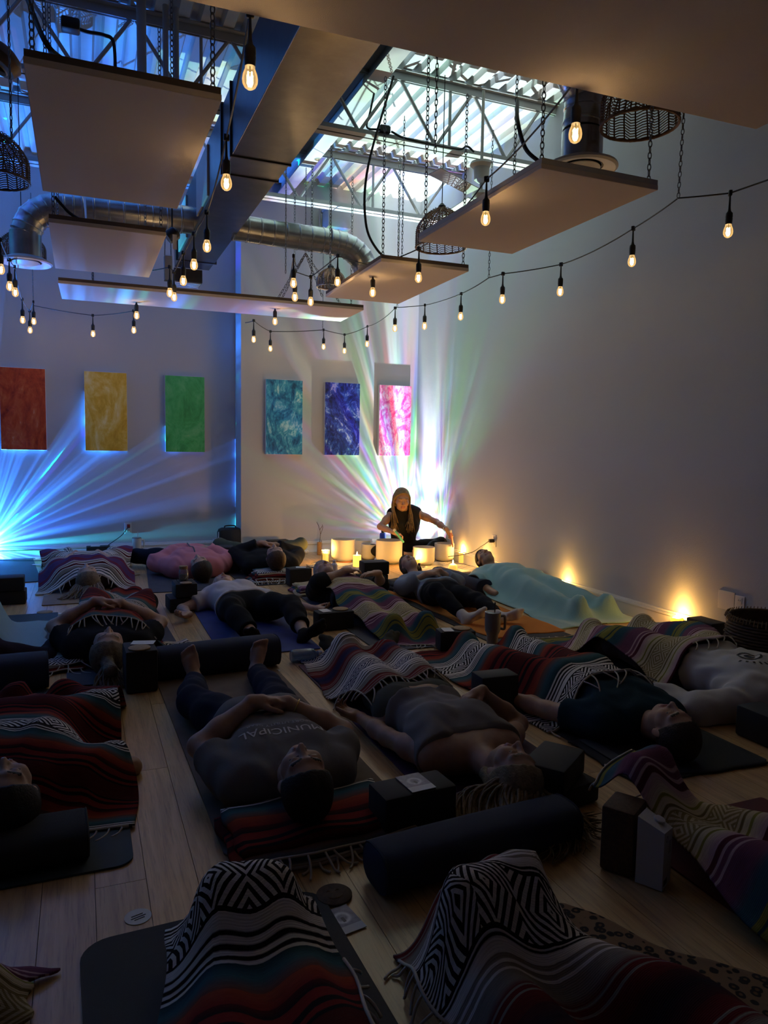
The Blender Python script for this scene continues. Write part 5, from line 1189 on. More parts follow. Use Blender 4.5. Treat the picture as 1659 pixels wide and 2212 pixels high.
m.build('emblem_ring', M_INK, whiteman['root'])
# bracelet and ear studs
jm = mat('gold', (.55, .38, .14), .3, 1.)
def bracelet(p, q, t, m=jm, r=.034):
    e, w_ = p['joints'][q][1], p['joints'][q][2]; c = e + (w_ - e)*t; d = Vector(n3(w_ - e)); s_ = d.orthogonal().normalized(); k = d.cross(s_)
    MB().tube([Vector(c) + s_*(r*math.cos(a)) + k*(r*math.sin(a)) for a in np.linspace(0, 2*PI, 21)[:-1]], .0026, 5, closed=True).build('bracelet', m, p['root'], smooth=True)
bracelet(man, 1, .86); bracelet(lead, -1, .93, mat('silver', (.5, .5, .5), .3, 1.), .029)

# ------------------------------------------------------------------ paintings
def painting(label, c0, y, x0, x1, z0, z1, stops, sc, seed, group='canvas paintings in a row'):
    c = Vector(((x0 + x1)/2, y, (z0 + z1)/2)); t = thing('painting', label, 'painting', c, group); W_, H_ = x1 - x0, z1 - z0
    m = bpy.data.materials.new('canvas_paint'); m.use_nodes = True; k = NT(m.node_tree); b = m.node_tree.nodes['Principled BSDF']
    co = k.node('ShaderNodeTexCoord').outputs['Object']; mp = k.node('ShaderNodeMapping'); k.put(mp.inputs[0], co); mp.inputs[1].default_value = (seed*3.1, seed*1.7, seed); mp.inputs[2].default_value = (0, .5, 0); mp.inputs[3].default_value = (1.25, 1, .7)
    n1 = k.noise(mp.outputs[0], sc, 5, .62, dist=2.4); n2 = k.noise(mp.outputs[0], sc*2.2, 4, .6, dist=3.5)
    v = k.m('ADD', k.m('MULTIPLY', n1[0], .68), k.m('MULTIPLY', n2[0], .32)); k.put(b.inputs['Base Color'], k.ramp(v, stops)); b.inputs['Roughness'].default_value = .5
    bp = k.node('ShaderNodeBump'); bp.inputs['Strength'].default_value = .25; bp.inputs['Distance'].default_value = .004; k.put(bp.inputs['Height'], n2[0]); k.put(b.inputs['Normal'], bp.outputs[0])
    MB().box(c + Vector((0, -.021, 0)), (W_, .042, H_), bev=.003).build('stretcher', mat('canvas_white', (.62, .62, .62), .7), t)
    o = MB().box((0, 0, 0), (W_ - .004, .004, H_ - .004)).build('painted_face', m); o.parent = t; o.location = (0, -.0435, 0); return t
PG = 'painting'
painting('rust-red abstract canvas, first of the row on the recessed wall', 0, Y_L, -.745, -.325, 1.12, 1.945, [(.34, (.26, .016, .006)), (.5, (.50, .06, .012)), (.62, (.58, .12, .035)), (.72, (.66, .36, .26))], 3.2, 1)
painting('mustard-yellow abstract canvas between the red and green ones', 0, Y_L, .04, .46, 1.12, 1.945, [(.32, (.55, .30, .015)), (.46, (.72, .46, .05)), (.57, (.78, .60, .18)), (.68, (.85, .76, .46))], 2.6, 2)
painting('green abstract canvas closest to the step in the wall', 0, Y_L, .85, 1.27, 1.12, 1.945, [(.34, (.02, .24, .06)), (.5, (.05, .42, .13)), (.64, (.12, .50, .20)), (.75, (.42, .52, .14))], 2.6, 3)
painting('teal-blue swirled canvas, first of the three beyond the wall step', 0, Y_B, 1.875, 2.29, 1.11, 1.93, [(.38, (.004, .06, .16)), (.48, (.015, .20, .42)), (.56, (.06, .38, .58)), (.64, (.45, .72, .78))], 4.6, 4)
painting('navy abstract canvas between the teal-blue and the pink one', 0, Y_B, 2.55, 2.97, 1.11, 1.93, [(.38, (.002, .004, .05)), (.48, (.012, .022, .24)), (.55, (.03, .08, .46)), (.62, (.40, .46, .70)), (.68, (.02, .03, .12))], 5.2, 5)
painting('pink and magenta abstract canvas closest to the room corner', 0, Y_B, 3.21, 3.615, 1.11, 1.93, [(.36, (.60, .01, .22)), (.47, (.72, .13, .40)), (.55, (.80, .46, .62)), (.62, (.40, .24, .66)), (.70, (.80, .56, .62))], 5.0, 6)

# ------------------------------------------------------------------ blocks, cards, coasters
block('black foam block with a printed card on top, in front of the wavy-haired woman', (.945, 2.02), (.25, .13, .148), .06)
block('lower black block of the pair beside the milk carton, half under its partner', (1.50, 2.02), (.235, .15, .075), .15); block('upper black block of the pair beside the milk carton, set askew', (1.475, 2.02), (.225, .15, .085), .62, z=.078)
block('black block standing between the grey-top woman and the man in teal', (1.745, 2.86), (.19, .115, .175), -.05)
b4 = block('black block with a card and a disc beside the grey tumbler', (2.06, 3.84), (.22, .115, .12), -.18)
b5 = block('black block with a card and a disc by the feet of the white-tee sleeper', (1.53, 4.56), (.25, .12, .12), .05)
block('lower black block of the pair carrying the corked jar', (.655, 5.46), (.19, .22, .10), .05); block('upper black block of the pair carrying the corked jar', (.68, 5.45), (.155, .21, .10), .02, z=.103)
b7 = block('tall black block with a card and a disc beside the navy foot bolster', (.25, 3.74), (.148, .20, .205), .03)
block('black block with a card, by the wall outlet behind the long-haired sleeper', (.15, 8.20), (.235, .115, .125), .03)
block('lower black block of the pair by the back wall near the striped pillow', (1.99, 7.84), (.21, .13, .09), .0); block('upper black block of the pair by the back wall near the striped pillow', (1.975, 7.83), (.235, .13, .085), .08, z=.092)
block('lower black block of the pair before the bowls, beside the sweatshirt woman', (2.31, 5.86), (.25, .15, .11), .05); block('upper black block of the pair before the bowls, beside the sweatshirt woman', (2.33, 5.86), (.23, .15, .11), -.03, z=.112)
block('black block with a card behind the silver-haired sleeper', (1.73, 6.12), (.20, .13, .15), .05)
block('lower black block of the pair by the picture edge next to the star-lit mat', (-.53, 6.06), (.26, .16, .10), .0); block('upper black block of the pair by the picture edge next to the star-lit mat', (-.54, 6.05), (.26, .16, .10), .02, z=.103)
block('black block against the wall beside the lone wall candle', (3.585, 3.40), (.125, .20, .165), .02)
block('black block by the head of the white-sweatshirt sleeper', (at(1655, 1600).x, at(1655, 1600).y), (.14, .2, .13), .0)
block('black block with a white label by the knee of the pink hoodie person', (1.30, 7.20), (.14, .20, .215), -.1)
block('dark brown cork block standing beside the milk carton', (1.435, 1.62), (.12, .095, .19), .55, M_CORK)
def photo_print(seed):
    m = bpy.data.materials.new('card_print'); m.use_nodes = True; k = NT(m.node_tree); b = m.node_tree.nodes['Principled BSDF']; co = k.node('ShaderNodeTexCoord').outputs['Object']; x, y, z = k.sep(co)
    r = k.m('SQRT', k.m('ADD', k.m('MULTIPLY', x, x), k.m('POWER', k.m('SUBTRACT', y, .008), 2.))); halo = k.m('MULTIPLY', k.step(k.m('ABSOLUTE', k.m('SUBTRACT', r, .019)), .009, .0), .5)
    n = k.noise(co, 60, 4)[0]; v = k.m('ADD', k.m('MULTIPLY', n, .55), halo); fig = k.m('MULTIPLY', k.m('LESS_THAN', k.m('ABSOLUTE', x), .0042), k.m('LESS_THAN', k.m('ABSOLUTE', k.m('SUBTRACT', y, .000)), .010))
    c = k.ramp(v, [(.15, (.16, .15, .20)), (.55, (.42, .41, .48)), (.9, (.72, .71, .74))]); c = k.mix(fig, c, (.05, .05, .07)); c = k.mix(k.m('LESS_THAN', y, -.026), c, (.55, .54, .55)); k.put(b.inputs['Base Color'], c); return m
card('printed card with a haloed figure lying on the black block by the long bolster', (.955, 2.02), .150, .08, (.085, .115), photo_print(1))
card('printed landscape card on the floor beside the smiling disc', tuple(at(742, 1990))[:2], 0, .18, (.075, .105), photo_print(2))
card('blank card on the block beside the grey tumbler', (2.005, 3.84), .122, -.2); coaster('cork disc on the block beside the grey tumbler', (2.10, 3.84), .122)
card('blank card on the block by the blue mat', (1.47, 4.56), .122, .1); coaster('cork disc on the block by the blue mat', (1.58, 4.57), .122)
card('blank card on the tall block beside the foot bolster', (.27, 3.79), .207, 1.3, (.07, .11)); coaster('cork disc on the tall block beside the foot bolster', (.245, 3.69), .207)
card('blank card on the floor beside a disc, at the edge of the pale throw', tuple(at(118, 1327))[:2], 0, .9); coaster('cork disc on the floor at the edge of the pale throw', tuple(at(97, 1324))[:2])
card('white card on the blue-lit mat', tuple(at(80, 1222))[:2], .007, 1.2); card('white card on the block by the wall outlet', (.12, 8.19), .127, 1.4); card('white card on the block behind the silver-haired sleeper', (1.75, 6.12), .152, 1.3)
coaster('cork disc on the floor beside the purple blanket', tuple(at(290, 1242))[:2]); coaster('cork disc in front of the corked jar', (.68, 5.37), .205, .042)
sd = coaster('brown disc engraved with a smiling face on the floor by the round-cornered mat', tuple(at(722, 1937))[:2], 0, .048, M_CORK); c = Vector((sd.location.x, sd.location.y, .0098)); m = MB()
m.tube([c + Vector((.022*math.cos(a), .022*math.sin(a), 0)) for a in np.linspace(PI*1.15, PI*1.85, 9)], .0012, 4)
for q in (-1, 1): m.tube([c + Vector((q*.012 - .005, .012, 0)), c + Vector((q*.012, .016, 0)), c + Vector((q*.012 + .005, .012, 0))], .0012, 4)
m.build('smile_line', mat('tan_line', (.25, .15, .08), .7), sd)
def sticker(label, c, r=.033):
    t = thing('floor_sticker', label, 'sticker', (c[0], c[1], .001), 'round floor stickers'); o = MB().lathe([(r, 0), (r, .0008)], n=28).build('disc', M_PAPER); o.parent = t
    for i, (w_, y) in enumerate(((.030, .006), (.038, -.003), (.026, -.011))):
        q = MB().box((0, y, .0011), (w_, .0032, .0006)).build('print_line', M_INK); q.parent = t
    t.rotation_euler = (0, 0, .3)
sticker('round white sticker with small print on the bare floor near the black mat', at(298, 1981)); sticker('round white sticker on the floor beside the navy foot bolster', at(594, 1449), .028); sticker('round white sticker on the floor beside the tall black block', at(250, 1491), .028)

# ------------------------------------------------------------------ bolsters and cushions
bolster('long navy bolster lying before the card block', (.715, 1.765), (1.385, 1.815), .078, .060)
bolster('navy bolster under the bare feet of the man in the grey tee', (.33, 3.83), (.98, 3.90), .082, .082)
bolster('navy bolster against the picture edge beside the ponytail sleeper', (-.62, 3.86), (-.17, 3.90), .095, .085)
bolster('dark bolster under the knee of the green-clad legs', (1.30, 6.86), (1.33, 7.42), .085, .075)
bolster('navy bolster beside the light blue fleece', (2.98, 5.92), (3.05, 5.20), .080, .066)
bolster('black bolster under the head of the chin-wrapped sleeper', (-.55, 2.24), (.00, 2.26), .10, .05, M_CHAR)

# ------------------------------------------------------------------ folded blankets under heads
def folded(label, c, size, rot, layers, m, fr=8, seed=1):
    t = thing('folded_blanket', label, 'blanket', (c[0], c[1], 0), 'folded head blankets'); rs = np.random.RandomState(seed); z = .004
    for i in range(layers):
        w_, d_ = size[0]*(1 - .05*i + .06*rs.rand()), size[1]*(1 - .06*i + .05*rs.rand()); n1, n2 = 22, 14; R_ = Matrix.Rotation(rot + .10*(rs.rand() - .5), 3, 'Z'); hh = .024; ox, oy = .03*(rs.rand() - .5), .03*(rs.rand() - .5)
        u, v = np.meshgrid(np.linspace(-.5, .5, n1), np.linspace(-.5, .5, n2), indexing='ij'); e = np.minimum(.5 - np.abs(u), .5 - np.abs(v)); tck = hh*np.clip(e/.04 + .35, 0, 1)**.5; bul = .006*np.sin(u*9 + i)*np.sin(v*7 + i*2)
        P = np.stack([u*w_ + ox + .006*np.sin(v*12 + i), v*d_ + oy + .006*np.sin(u*14 + i), z + tck + bul], -1) @ np.array(R_).T + np.array((c[0], c[1], 0)); lo = P.copy(); lo[..., 2] = z + bul*.6
        V = np.concatenate([P.reshape(-1, 3), lo.reshape(-1, 3)]); N = n1*n2; I = np.arange(N).reshape(n1, n2); q = np.stack([I[:-1, :-1], I[1:, :-1], I[1:, 1:], I[:-1, 1:]], -1).reshape(-1, 4); F = [q, q[:, ::-1] + N]
        for ring in (I[:, 0], I[-1, :], I[::-1, -1], I[0, ::-1]): F.append(np.stack([ring[:-1] + N, ring[1:] + N, ring[1:], ring[:-1]], 1))
        uv = np.stack([u.ravel()*w_ + i*.13, v.ravel()*d_ + i*.27 + .1], 1); me = mesh_np('fold_layer', V, np.concatenate(F), [m], uv=np.concatenate([uv, uv])); o = bpy.data.objects.new('fold_layer', me); COL.objects.link(o); attach(o, t)
        if i in (0, 1): 
            k = 0 if i == 0 else -1; ed = P[:, k] if True else None; tassels(t, P[..., 0], P[..., 1], P[..., 2], 'a', fr, .075, seed + i)
        z += hh*.96
    return t
folded('crumpled red, black and white blanket under the head of the man in grey tee', (.66, 2.10), (.58, .32), .06, 3, SM('a', .40), 13, 5)
folded('red and black striped blanket folded under the short-haired person in black', (1.63, 6.40), (.50, .30), .0, 4, SM('a', .45), 8, 6)
folded('red and navy striped blanket folded under the grey-haired sleeper on the blue mat', (.93, 5.74), (.40, .28), .1, 2, SM('a', .30), 7, 7)
folded('dark striped blanket folded under the silver-haired sleeper', (1.80, 5.76), (.42, .30), .0, 3, SM('c', .30), 0, 8)
folded('dark red folded blanket under the woman on the orange towel', (2.58, 5.68), (.40, .30), .0, 3, M_CHAR, 0, 9)
folded('dark folded blanket under the man in the light blue fleece', (3.38, 5.78), (.40, .30), .0, 3, M_NAVY, 0, 10)
folded('teal and white striped blanket folded beside the ponytail sleeper', (-.17, 4.30), (.28, .42), .12, 2, SM('a', .20), 5, 11)
folded('red and black striped blanket roll beside the elbow of the ponytail sleeper', (.50, 4.28), (.16, .26), .3, 2, SM('a', .05), 0, 12)

# orange towel and dark towel
X, Y, Z, nu, nv = drape([(2.34, 5.62), (2.92, 5.60), (2.95, 3.98), (2.40, 3.96)], [], seed=31, wr=.006, floor=.012, warp=.015)
tag(cloth_obj('orange_towel', X, Y, Z, mat('orange_terry', (.55, .20, .045), .95, bump=(350, .6), spec=.1)), 'orange towel spread under the woman in white socks', 'towel')
X, Y, Z, nu, nv = drape([(1.83, 2.02), (2.45, 1.98), (2.44, 2.42), (1.83, 2.42)], [], seed=32, wr=.004, floor=.011, warp=.01)
tw = thing('dark_towel', 'dark towel with a woven border under the head of the man in teal', 'towel', (2.14, 2.2, 0)); cloth_obj('towel_cloth', X, Y, Z, mat('charcoal_terry', (.02, .022, .026), .95, bump=(350, .6)), parent=tw)
MB().box((1.90, 2.21, .0165), (.055, .38, .002)).build('border_stripe', mat('grey_terry', (.05, .055, .062), .95), tw)

# pale fronds printed on the plum mat
m = MB(); rs = np.random.RandomState(3)
def frond(o, ang, L_, n_):
    o = Vector((*o, .0085)); u = Vector((math.cos(ang), math.sin(ang), 0)); s_ = Vector((-u.y, u.x, 0)); inb = lambda p: 1.09 < p.x < 1.675 and 2.09 < p.y < 3.81
    rib = [o + u*(L_*t) + s_*(.05*t*t) for t in np.linspace(0, 1, 9)]
    m.tube([p for p in rib if inb(p)] or rib[:2], .0014, 4)
    for t in np.linspace(.12, .95, n_):
        b_ = o + u*(L_*t) + s_*(.05*t*t)
        for q in (-1, 1):
            l_ = .14*math.sin(PI*(.2 + .75*t)); pts = [b_ + u*(l_*.8*k) + s_*(q*l_*(k - .25*k*k)) for k in (0, .35, .7, 1)]; pts = [p for p in pts if inb(p)]
            if len(pts) > 1: m.tube(pts, .0012, 4)
frond((1.66, 2.10), 2.0, .62, 9); frond((1.30, 2.10), .9, .5, 8); frond((1.68, 2.75), 2.4, .4, 7)
lp = m.build('leaf_print', mat('pale_line', (.40, .30, .38), .8)); pm = [o for o in COL.objects if o.name.startswith('yoga_mat') and 'plum' in o['label']][0]; attach(lp, pm); lp['kind'] = 'stuff'
cm = [o for o in COL.objects if o.name.startswith('yoga_mat') and 'cork mat' in o['label']][0]
for i, g in enumerate('CRK'): put_text(g, .06, lambda x, y, i=i: (.10 - .10*i*-1 - x - .06, 6.02 - y, .0082), M_INK, cm)

# ------------------------------------------------------------------ drinks and small bottles
M_CUPW = mat('cup_white', (.55, .55, .56), .4); M_CUPG = mat('cup_grey', (.20, .19, .195), .45); M_CLEAR = glass('clear_plastic', (.92, .95, .97), .05, .12, .10); M_LID = glass('smoke_lid', (.6, .6, .62), .1, .15, .25)
def tumbler(label, c, h, r, m, handle=True, straw=True, hm=None, rz=0.):
    t = thing('tumbler', label, 'cup', (c[0], c[1], c[2] if len(c) > 2 else 0), 'insulated tumblers', rz); z0 = .003; P = lambda o: setattr(o, 'parent', t)
    o = MB().lathe([(r*.62, z0), (r*.72, z0 + .004), (r*.74, h*.30), (r*.96, h*.40), (r, h*.44), (r*1.02, h*.96), (r*.98, h*.97)], n=28).build('cup_body', m, smooth=True); P(o)
    o = MB().lathe([(r*1.03, h*.955), (r*1.04, h*.985), (r*.9, h), (r*.2, h*1.005)], n=28).build('lid', hm or M_LID, smooth=True); P(o)
    if handle: o = MB().tube(smooth_path([(r*.98, 0, h*.86), (r*1.45, 0, h*.86), (r*1.6, 0, h*.78), (r*1.6, 0, h*.52), (r*1.45, 0, h*.46), (r*.98, 0, h*.48)], 5), .0085, 8).build('handle', m, smooth=True); P(o)
    if straw: o = MB().tube([(r*.2, 0, h*.8), (r*.25, 0, h*1.28)], .0045, 8).build('straw', mat('straw_dark', (.03, .012, .016), .5) if m is M_CUPG else M_CUPW, smooth=True); P(o)
    return t
tumbler('big grey tumbler with a handle and dark straw before the orange towel', (*at(1063, 1391)[:2],), .205, .048, M_CUPG, rz=-.3)
tumbler('white tumbler with a handle and straw by the wall outlet', (*at(296, 1204)[:2],), .215, .046, M_CUPW, rz=.2)
tumbler('tall white tumbler with a straight straw before the black bag', (*at(470, 1206)[:2],), .22, .046, M_CUPW, handle=False)
def bottle(label, c, h, r, m, capm, name='bottle', M=None, z=.003):
    t = thing(name, label, 'bottle', (c[0], c[1], 0), 'small bottles'); M = M or Matrix.Identity(3); c3 = Vector((c[0], c[1], z))
    MB().lathe([(r*.85, 0), (r, .006), (r, h*.62), (r*.85, h*.72), (r*.42, h*.82), (r*.42, h*.90)], c3, 20, M=M).build('bottle_body', m, t, smooth=True)
    MB().lathe([(r*.48, h*.88), (r*.48, h), (r*.1, h*1.003)], c3, 16, M=M).build('cap', capm, t, smooth=True); return t
bottle('clear water bottle standing by the baseboard beyond the blue fleece', at(1157, 1246), .15, .030, M_CLEAR, M_BLACK)
bottle('pale blue water bottle lying on its side by the striped blanket', at(628, 1432), .18, .036, glass('blue_plastic', (.30, .45, .75), .08, .12, .25), M_PAPER, M=Matrix.Rotation(PI/2, 3, 'Y') , z=.038)
bottle('lavender capped jar beside the silver-haired sleeper', at(722, 1240), .13, .036, mat('lavender', (.42, .42, .52), .4), mat('lavender_cap', (.48, .48, .6), .4))
bottle('small dark dropper bottle beside the sweatshirt woman', at(905, 1247), .13, .028, mat('amber_dark', (.02, .012, .012), .3), M_BLACK)
jz = .205; jc = (.68, 5.50); j = thing('cork_jar', 'small glass jar with a cork lid on the block pair', 'jar', (*jc, jz))
for nm, pr, mm in (('jar_glass', [(.030, .002), (.034, .006), (.034, .07), (.028, .082), (.028, .09)], M_CLEAR), ('jar_filling', [(.029, .006), (.030, .045), (.002, .048)], mat('herbs', (.05, .05, .03), .9)), ('cork_lid', [(.030, .086), (.031, .108), (.004, .109)], M_COASTER)):
    o = MB().lathe(pr, n=20).build(nm, mm, smooth=True); o.parent = j
g = thing('eyeglasses', 'pair of eyeglasses folded before the corked jar', 'glasses', (.68, 5.42, jz))
for q in (-1, 1):
    o = MB().tube([(q*.034 + .026*math.cos(a), -.01, .024 + .020*math.sin(a)) for a in np.linspace(0, 2*PI, 17)[:-1]], .0016, 5, closed=True).build('lens_rim', M_BLACK, smooth=True); o.parent = g
    o = MB().tube([(q*.060, -.01, .032), (q*.055, .04, .020), (q*.0, .045, .012)], .0015, 5).build('temple', M_BLACK, smooth=True); o.parent = g
# milk carton
ct = thing('carton', 'white drink carton with a screw cap beside the dark brown block', 'carton', (1.462, 1.525, 0), rz=.52); M_CTN = mat('carton_board', (.50, .48, .48), .5)
hw, hh = .037, .168
o = MB().add([(-hw, -hw, .003), (hw, -hw, .003), (hw, hw, .003), (-hw, hw, .003), (-hw, -hw, hh), (hw, -hw, hh - .012), (hw, hw, hh + .022), (-hw, hw, hh + .026)], [(3, 2, 1, 0), (4, 5, 6, 7), (0, 1, 5, 4), (1, 2, 6, 5), (2, 3, 7, 6), (3, 0, 4, 7)]).build('carton_body', M_CTN); o.parent = ct
o = MB().lathe([(.016, 0), (.016, .014), (.014, .016), (.002, .017)], (.012, -.004, hh), 20, M=Matrix.Rotation(.3, 3, 'X')).build('screw_cap', M_CTN, smooth=True); o.parent = ct
def flat(fn, txt, size, m, par, bold=True):
    me = text_mesh(txt, size, bold=bold)
    for v in me.vertices: v.co = Vector(fn(v.co.x, v.co.y))
    me.materials.clear(); me.materials.append(m); o = bpy.data.objects.new('lettering', me); COL.objects.link(o); o.parent = par
flat(lambda x, y: (hw + .0006, -.018 + y, .075 - x), 'JUST', .060, M_INK, ct)
m = MB(); ps = [(r*math.cos(a) - .012, -hw - .0006, .142 + r*math.sin(a)) for r in (.0068, .0088) for a in np.linspace(0, 2*PI, 21)[:-1]]; o = m.add(ps, [(k, (k + 1) % 20, 20 + (k + 1) % 20, 20 + k) for k in range(20)]).build('round_mark', M_INK); o.parent = ct
for i in range(6):
    o = MB().box((.016, -hw - .0004, .125 - i*.006), (.022, .0006, .0022)).build('print_line', mat('grey_print', (.22, .21, .21), .7)); o.parent = ct
o = MB().box((-.012, -hw - .0004, .02), (.030, .0006, .016)).build('label_patch', M_CORK); o.parent = ct
# black bag by the wall
bg = aty(497, 1190, 8.12); t = thing('black_bag', 'black boxy bag against the recessed wall beside the step', 'bag', (bg.x, 8.12, 0))
o = MB().box((0, 0, .15), (.27, .18, .29), bev=.05).build('bag_body', M_CHAR, smooth=True); o.parent = t
o = MB().tube(smooth_path([(-.06, 0, .285), (-.05, 0, .315), (.05, 0, .315), (.06, 0, .285)], 5), .008, 6).build('bag_handle', M_CHAR, smooth=True); o.parent = t

# ------------------------------------------------------------------ crystal bowls, mallets, altar things
def frost():
    m = bpy.data.materials.new('frosted_crystal'); m.use_nodes = True; t = m.node_tree; k = NT(t); b = t.nodes['Principled BSDF']; b.inputs['Base Color'].default_value = (.72, .69, .64, 1); b.inputs['Roughness'].default_value = .6
    tr = k.node('ShaderNodeBsdfTranslucent'); tr.inputs[0].default_value = (.85, .80, .72, 1); mx = k.node('ShaderNodeMixShader'); mx.inputs[0].default_value = .42; k.l.new(b.outputs[0], mx.inputs[1]); k.l.new(tr.outputs[0], mx.inputs[2]); k.l.new(mx.outputs[0], t.nodes['Material Output'].inputs[0]); return m
M_FROST = frost(); M_RING = mat('rubber_ring', (.35, .10, .02), .6); M_RING2 = mat('rubber_ring_dark', (.05, .05, .045), .6)
def bowl(label, px, base, wpx, hpx, ring=M_RING2):
    c = at(px, base); dist = (R3.transposed() @ (c - CP)).z*-1; r, h = wpx*dist/FPX/2, hpx*dist/FPX; t = thing('crystal_bowl', label, 'bowl', (c.x, c.y, 0), 'frosted crystal singing bowls'); b = r*.42
    pr = [(.004, .014)] + [((r - b) + b*math.sin(q), .014 + b - b*math.cos(q)) for q in np.linspace(.05, PI/2, 8)] + [(r*1.0, h*.7), (r*1.01, h - .004), (r*1.0, h), (r - .008, h), (r - .009, h - .006), (r - .010, b + .014)] + [((r - b - .008) + b*math.sin(q), .022 + b - b*math.cos(q)) for q in np.linspace(PI/2, .05, 7)] + [(.004, .022)]
    o = MB().lathe(pr, n=40, caps=False).build('bowl_wall', M_FROST, smooth=True); o.parent = t
    o = MB().lathe([(r*.62, .008), (r*.70, .001), (r*.78, .006), (r*.76, .020), (r*.66, .020), (r*.62, .008)], n=32, caps=False).build('ring_base', ring, smooth=True); o.parent = t; return c, r, h
bowl('big frosted bowl on an orange ring, first of the row', 741, 1214, 51, 50, M_RING); bowl('frosted bowl half hidden behind the one on the orange ring', 781, 1203, 46, 38)
bowl('small frosted bowl between the orange-ring bowl and the one being played', 796, 1210, 33, 35); bowl('largest frosted bowl, just below the green mallet', 840, 1217, 57, 51)
bowl('frosted bowl before the knee, beside the glowing dome lamp', 915, 1221, 47, 40); bowl('frosted bowl under the pink mallet', 959, 1213, 42, 40)
def mallet(label, a, b, r, m):
    a, b = Vector(a), Vector(b); d = (b - a).normalized(); t = thing('mallet', label, 'mallet', a, 'frosted mallets'); MB().tube([a, a.lerp(b, .08), a.lerp(b, .92), b], [r*.8, r, r, r*.8], 12).build('mallet_rod', m, t, smooth=True)
    MB().tube([a - d*.004, a.lerp(b, .12)], r*1.15, 12).build('grip_band', M_CUPW, t, smooth=True)
hj = lead['joints']
w1 = hj[1][2]; w2 = hj[-1][2]
mallet('green frosted mallet in the lower hand of the bowl player', aty(851, 1144, 6.90), aty(872, 1172, 6.84), .012, mat('green_frost', (.10, .42, .28), .4)); mallet('pink frosted mallet in the outstretched hand of the bowl player', aty(973, 1146, 6.84), aty(979, 1182, 6.84), .012, mat('pink_frost', (.55, .22, .20), .4))
SEG_E = [(.10, (.5, .48, .44), (.5, .48, .44)), (.012, BK, BK), (.02, WH, WH), (.012, BK, BK), (.012, WH, WH), (.012, BK, BK), (.05, (.42, .42, .40), (.42, .42, .40)), (.012, BK, BK), (.03, WH, WH), (.02, BK, BK), (.02, WH, WH), (.006, BK, BK), (.10, WH, WH)]
M_RUG = serape('serape_mono', SEG_E, .34, .05, BK, WH, .1, .05)
for lab, q in (('black and white striped blanket under the orange-ring bowl and candles', ((668, 1224), (760, 1200), (838, 1226), (752, 1244))), ('black and white striped blanket under the bowl by the pink mallet', ((870, 1222), (985, 1196), (1056, 1234), (912, 1246)))):
    blanket(lab, [tuple(at(*p))[:2] for p in q], [], M_RUG, edges=(('c', 10, (0, 1)), ('a', 8, (0, 1))), seed=41, L=.06, wr=.006, floor=.008, group='altar blankets')
vs_ = at(690, 1199); t = thing('wooden_vase', 'slim wooden vase holding a bare twig by the back wall', 'vase', (vs_.x, vs_.y, 0))
o = MB().lathe([(.026, .002), (.028, .01), (.028, .145), (.020, .148), (.012, .146)], n=20).build('vase_body', mat('pale_wood', (.40, .22, .09), .5, vary=(40, .2)), smooth=True); o.parent = t
for pts in ([(0, 0, .14), (.01, 0, .24), (-.01, 0, .32), (-.035, 0, .37)], [(.006, 0, .22), (.035, 0, .30), (.030, 0, .34)], [(.0, 0, .28), (.03, .01, .32)], [(.02, 0, .01), (.03, 0, .12), (.02, .01, .17)]):
    o = MB().tube(smooth_path(pts, 3), .0028, 5).build('twig', mat('twig', (.08, .05, .03), .8), smooth=True); o.parent = t
cb = at(655, 1197)
m = MB()
for i in range(5): m.sphere((cb.x - .05 + .025*i, cb.y + .012*math.sin(i*2), .022), (.02, .017, .02), 10, 6)
tag(m.build('knotted_cloth', M_RUG, smooth=True), 'small knotted black and white cloth on the floor by the vase', 'cloth')
ph_ = at(632, 1201); tag(MB().box((ph_.x, ph_.y, .007), (.075, .15, .008), .9, bev=.003).build('phone', mat('phone_grey', (.25, .24, .24), .4)), 'flat pale phone lying on the floor near the back wall', 'phone')
bb = aty(827, 1160, 7.72); t = thing('blue_bottle', 'blue bottle behind the bowls beside the seated woman', 'bottle', (bb.x, bb.y, 0)); o = MB().lathe([(.035, .002), (.038, .01), (.038, .22), (.030, .235), (.002, .237)], n=20).build('bottle_body', mat('cobalt', (.03, .06, .35), .3), smooth=True); o.parent = t
o = MB().lathe([(.02, .23), (.02, .262), (.002, .263)], n=16).build('cap', M_BLACK, smooth=True); o.parent = t
cu = thing('meditation_cushion', 'dark round cushion under the seated woman', 'cushion', (3.30, 7.44, 0)); o = MB().lathe([(.16, .004), (.21, .03), (.20, .06), (.10, .07), (.002, .071)], n=32).build('cushion_cover', M_CHAR, smooth=True); o.parent = cu

# ------------------------------------------------------------------ lamps that stand on the floor
M_DOME = mat('dome_glow', (1, 1, 1), .4, emit=(.85, .95, 1.0), es=7.); M_DOME.cycles.emission_sampling = 'NONE'
t = thing('prism_lamp', 'small black puck lamp with a glowing white dome, in the corner', 'lamp', (PRISM.x, PRISM.y, 0))
o = MB().lathe([(.05, .002), (.055, .01), (.055, .045), (.04, .05), (.002, .05)], n=28).build('lamp_base', M_BLACK, smooth=True); o.parent = t
o = MB().sphere((0, 0, .055), (.036, .036, .034), 20, 10).build('lamp_dome', M_DOME, smooth=True); o.parent = t
t = thing('ray_lamp', 'small black ray lamp hidden behind the bowl under the pink mallet', 'lamp', (RAYS.x, RAYS.y, 0))
o = MB().lathe([(.035, .002), (.04, .01), (.04, .05), (.03, .056), (.002, .056)], n=24).build('lamp_base', M_BLACK, smooth=True); o.parent = t
o = MB().sphere((0, 0, .058), (.024, .024, .024), 18, 10).build('lamp_dome', M_DOME, smooth=True); o.parent = t
t = thing('star_projector', 'round black star projector on the floor against the recessed wall', 'lamp', (STAR.x, STAR.y, 0))
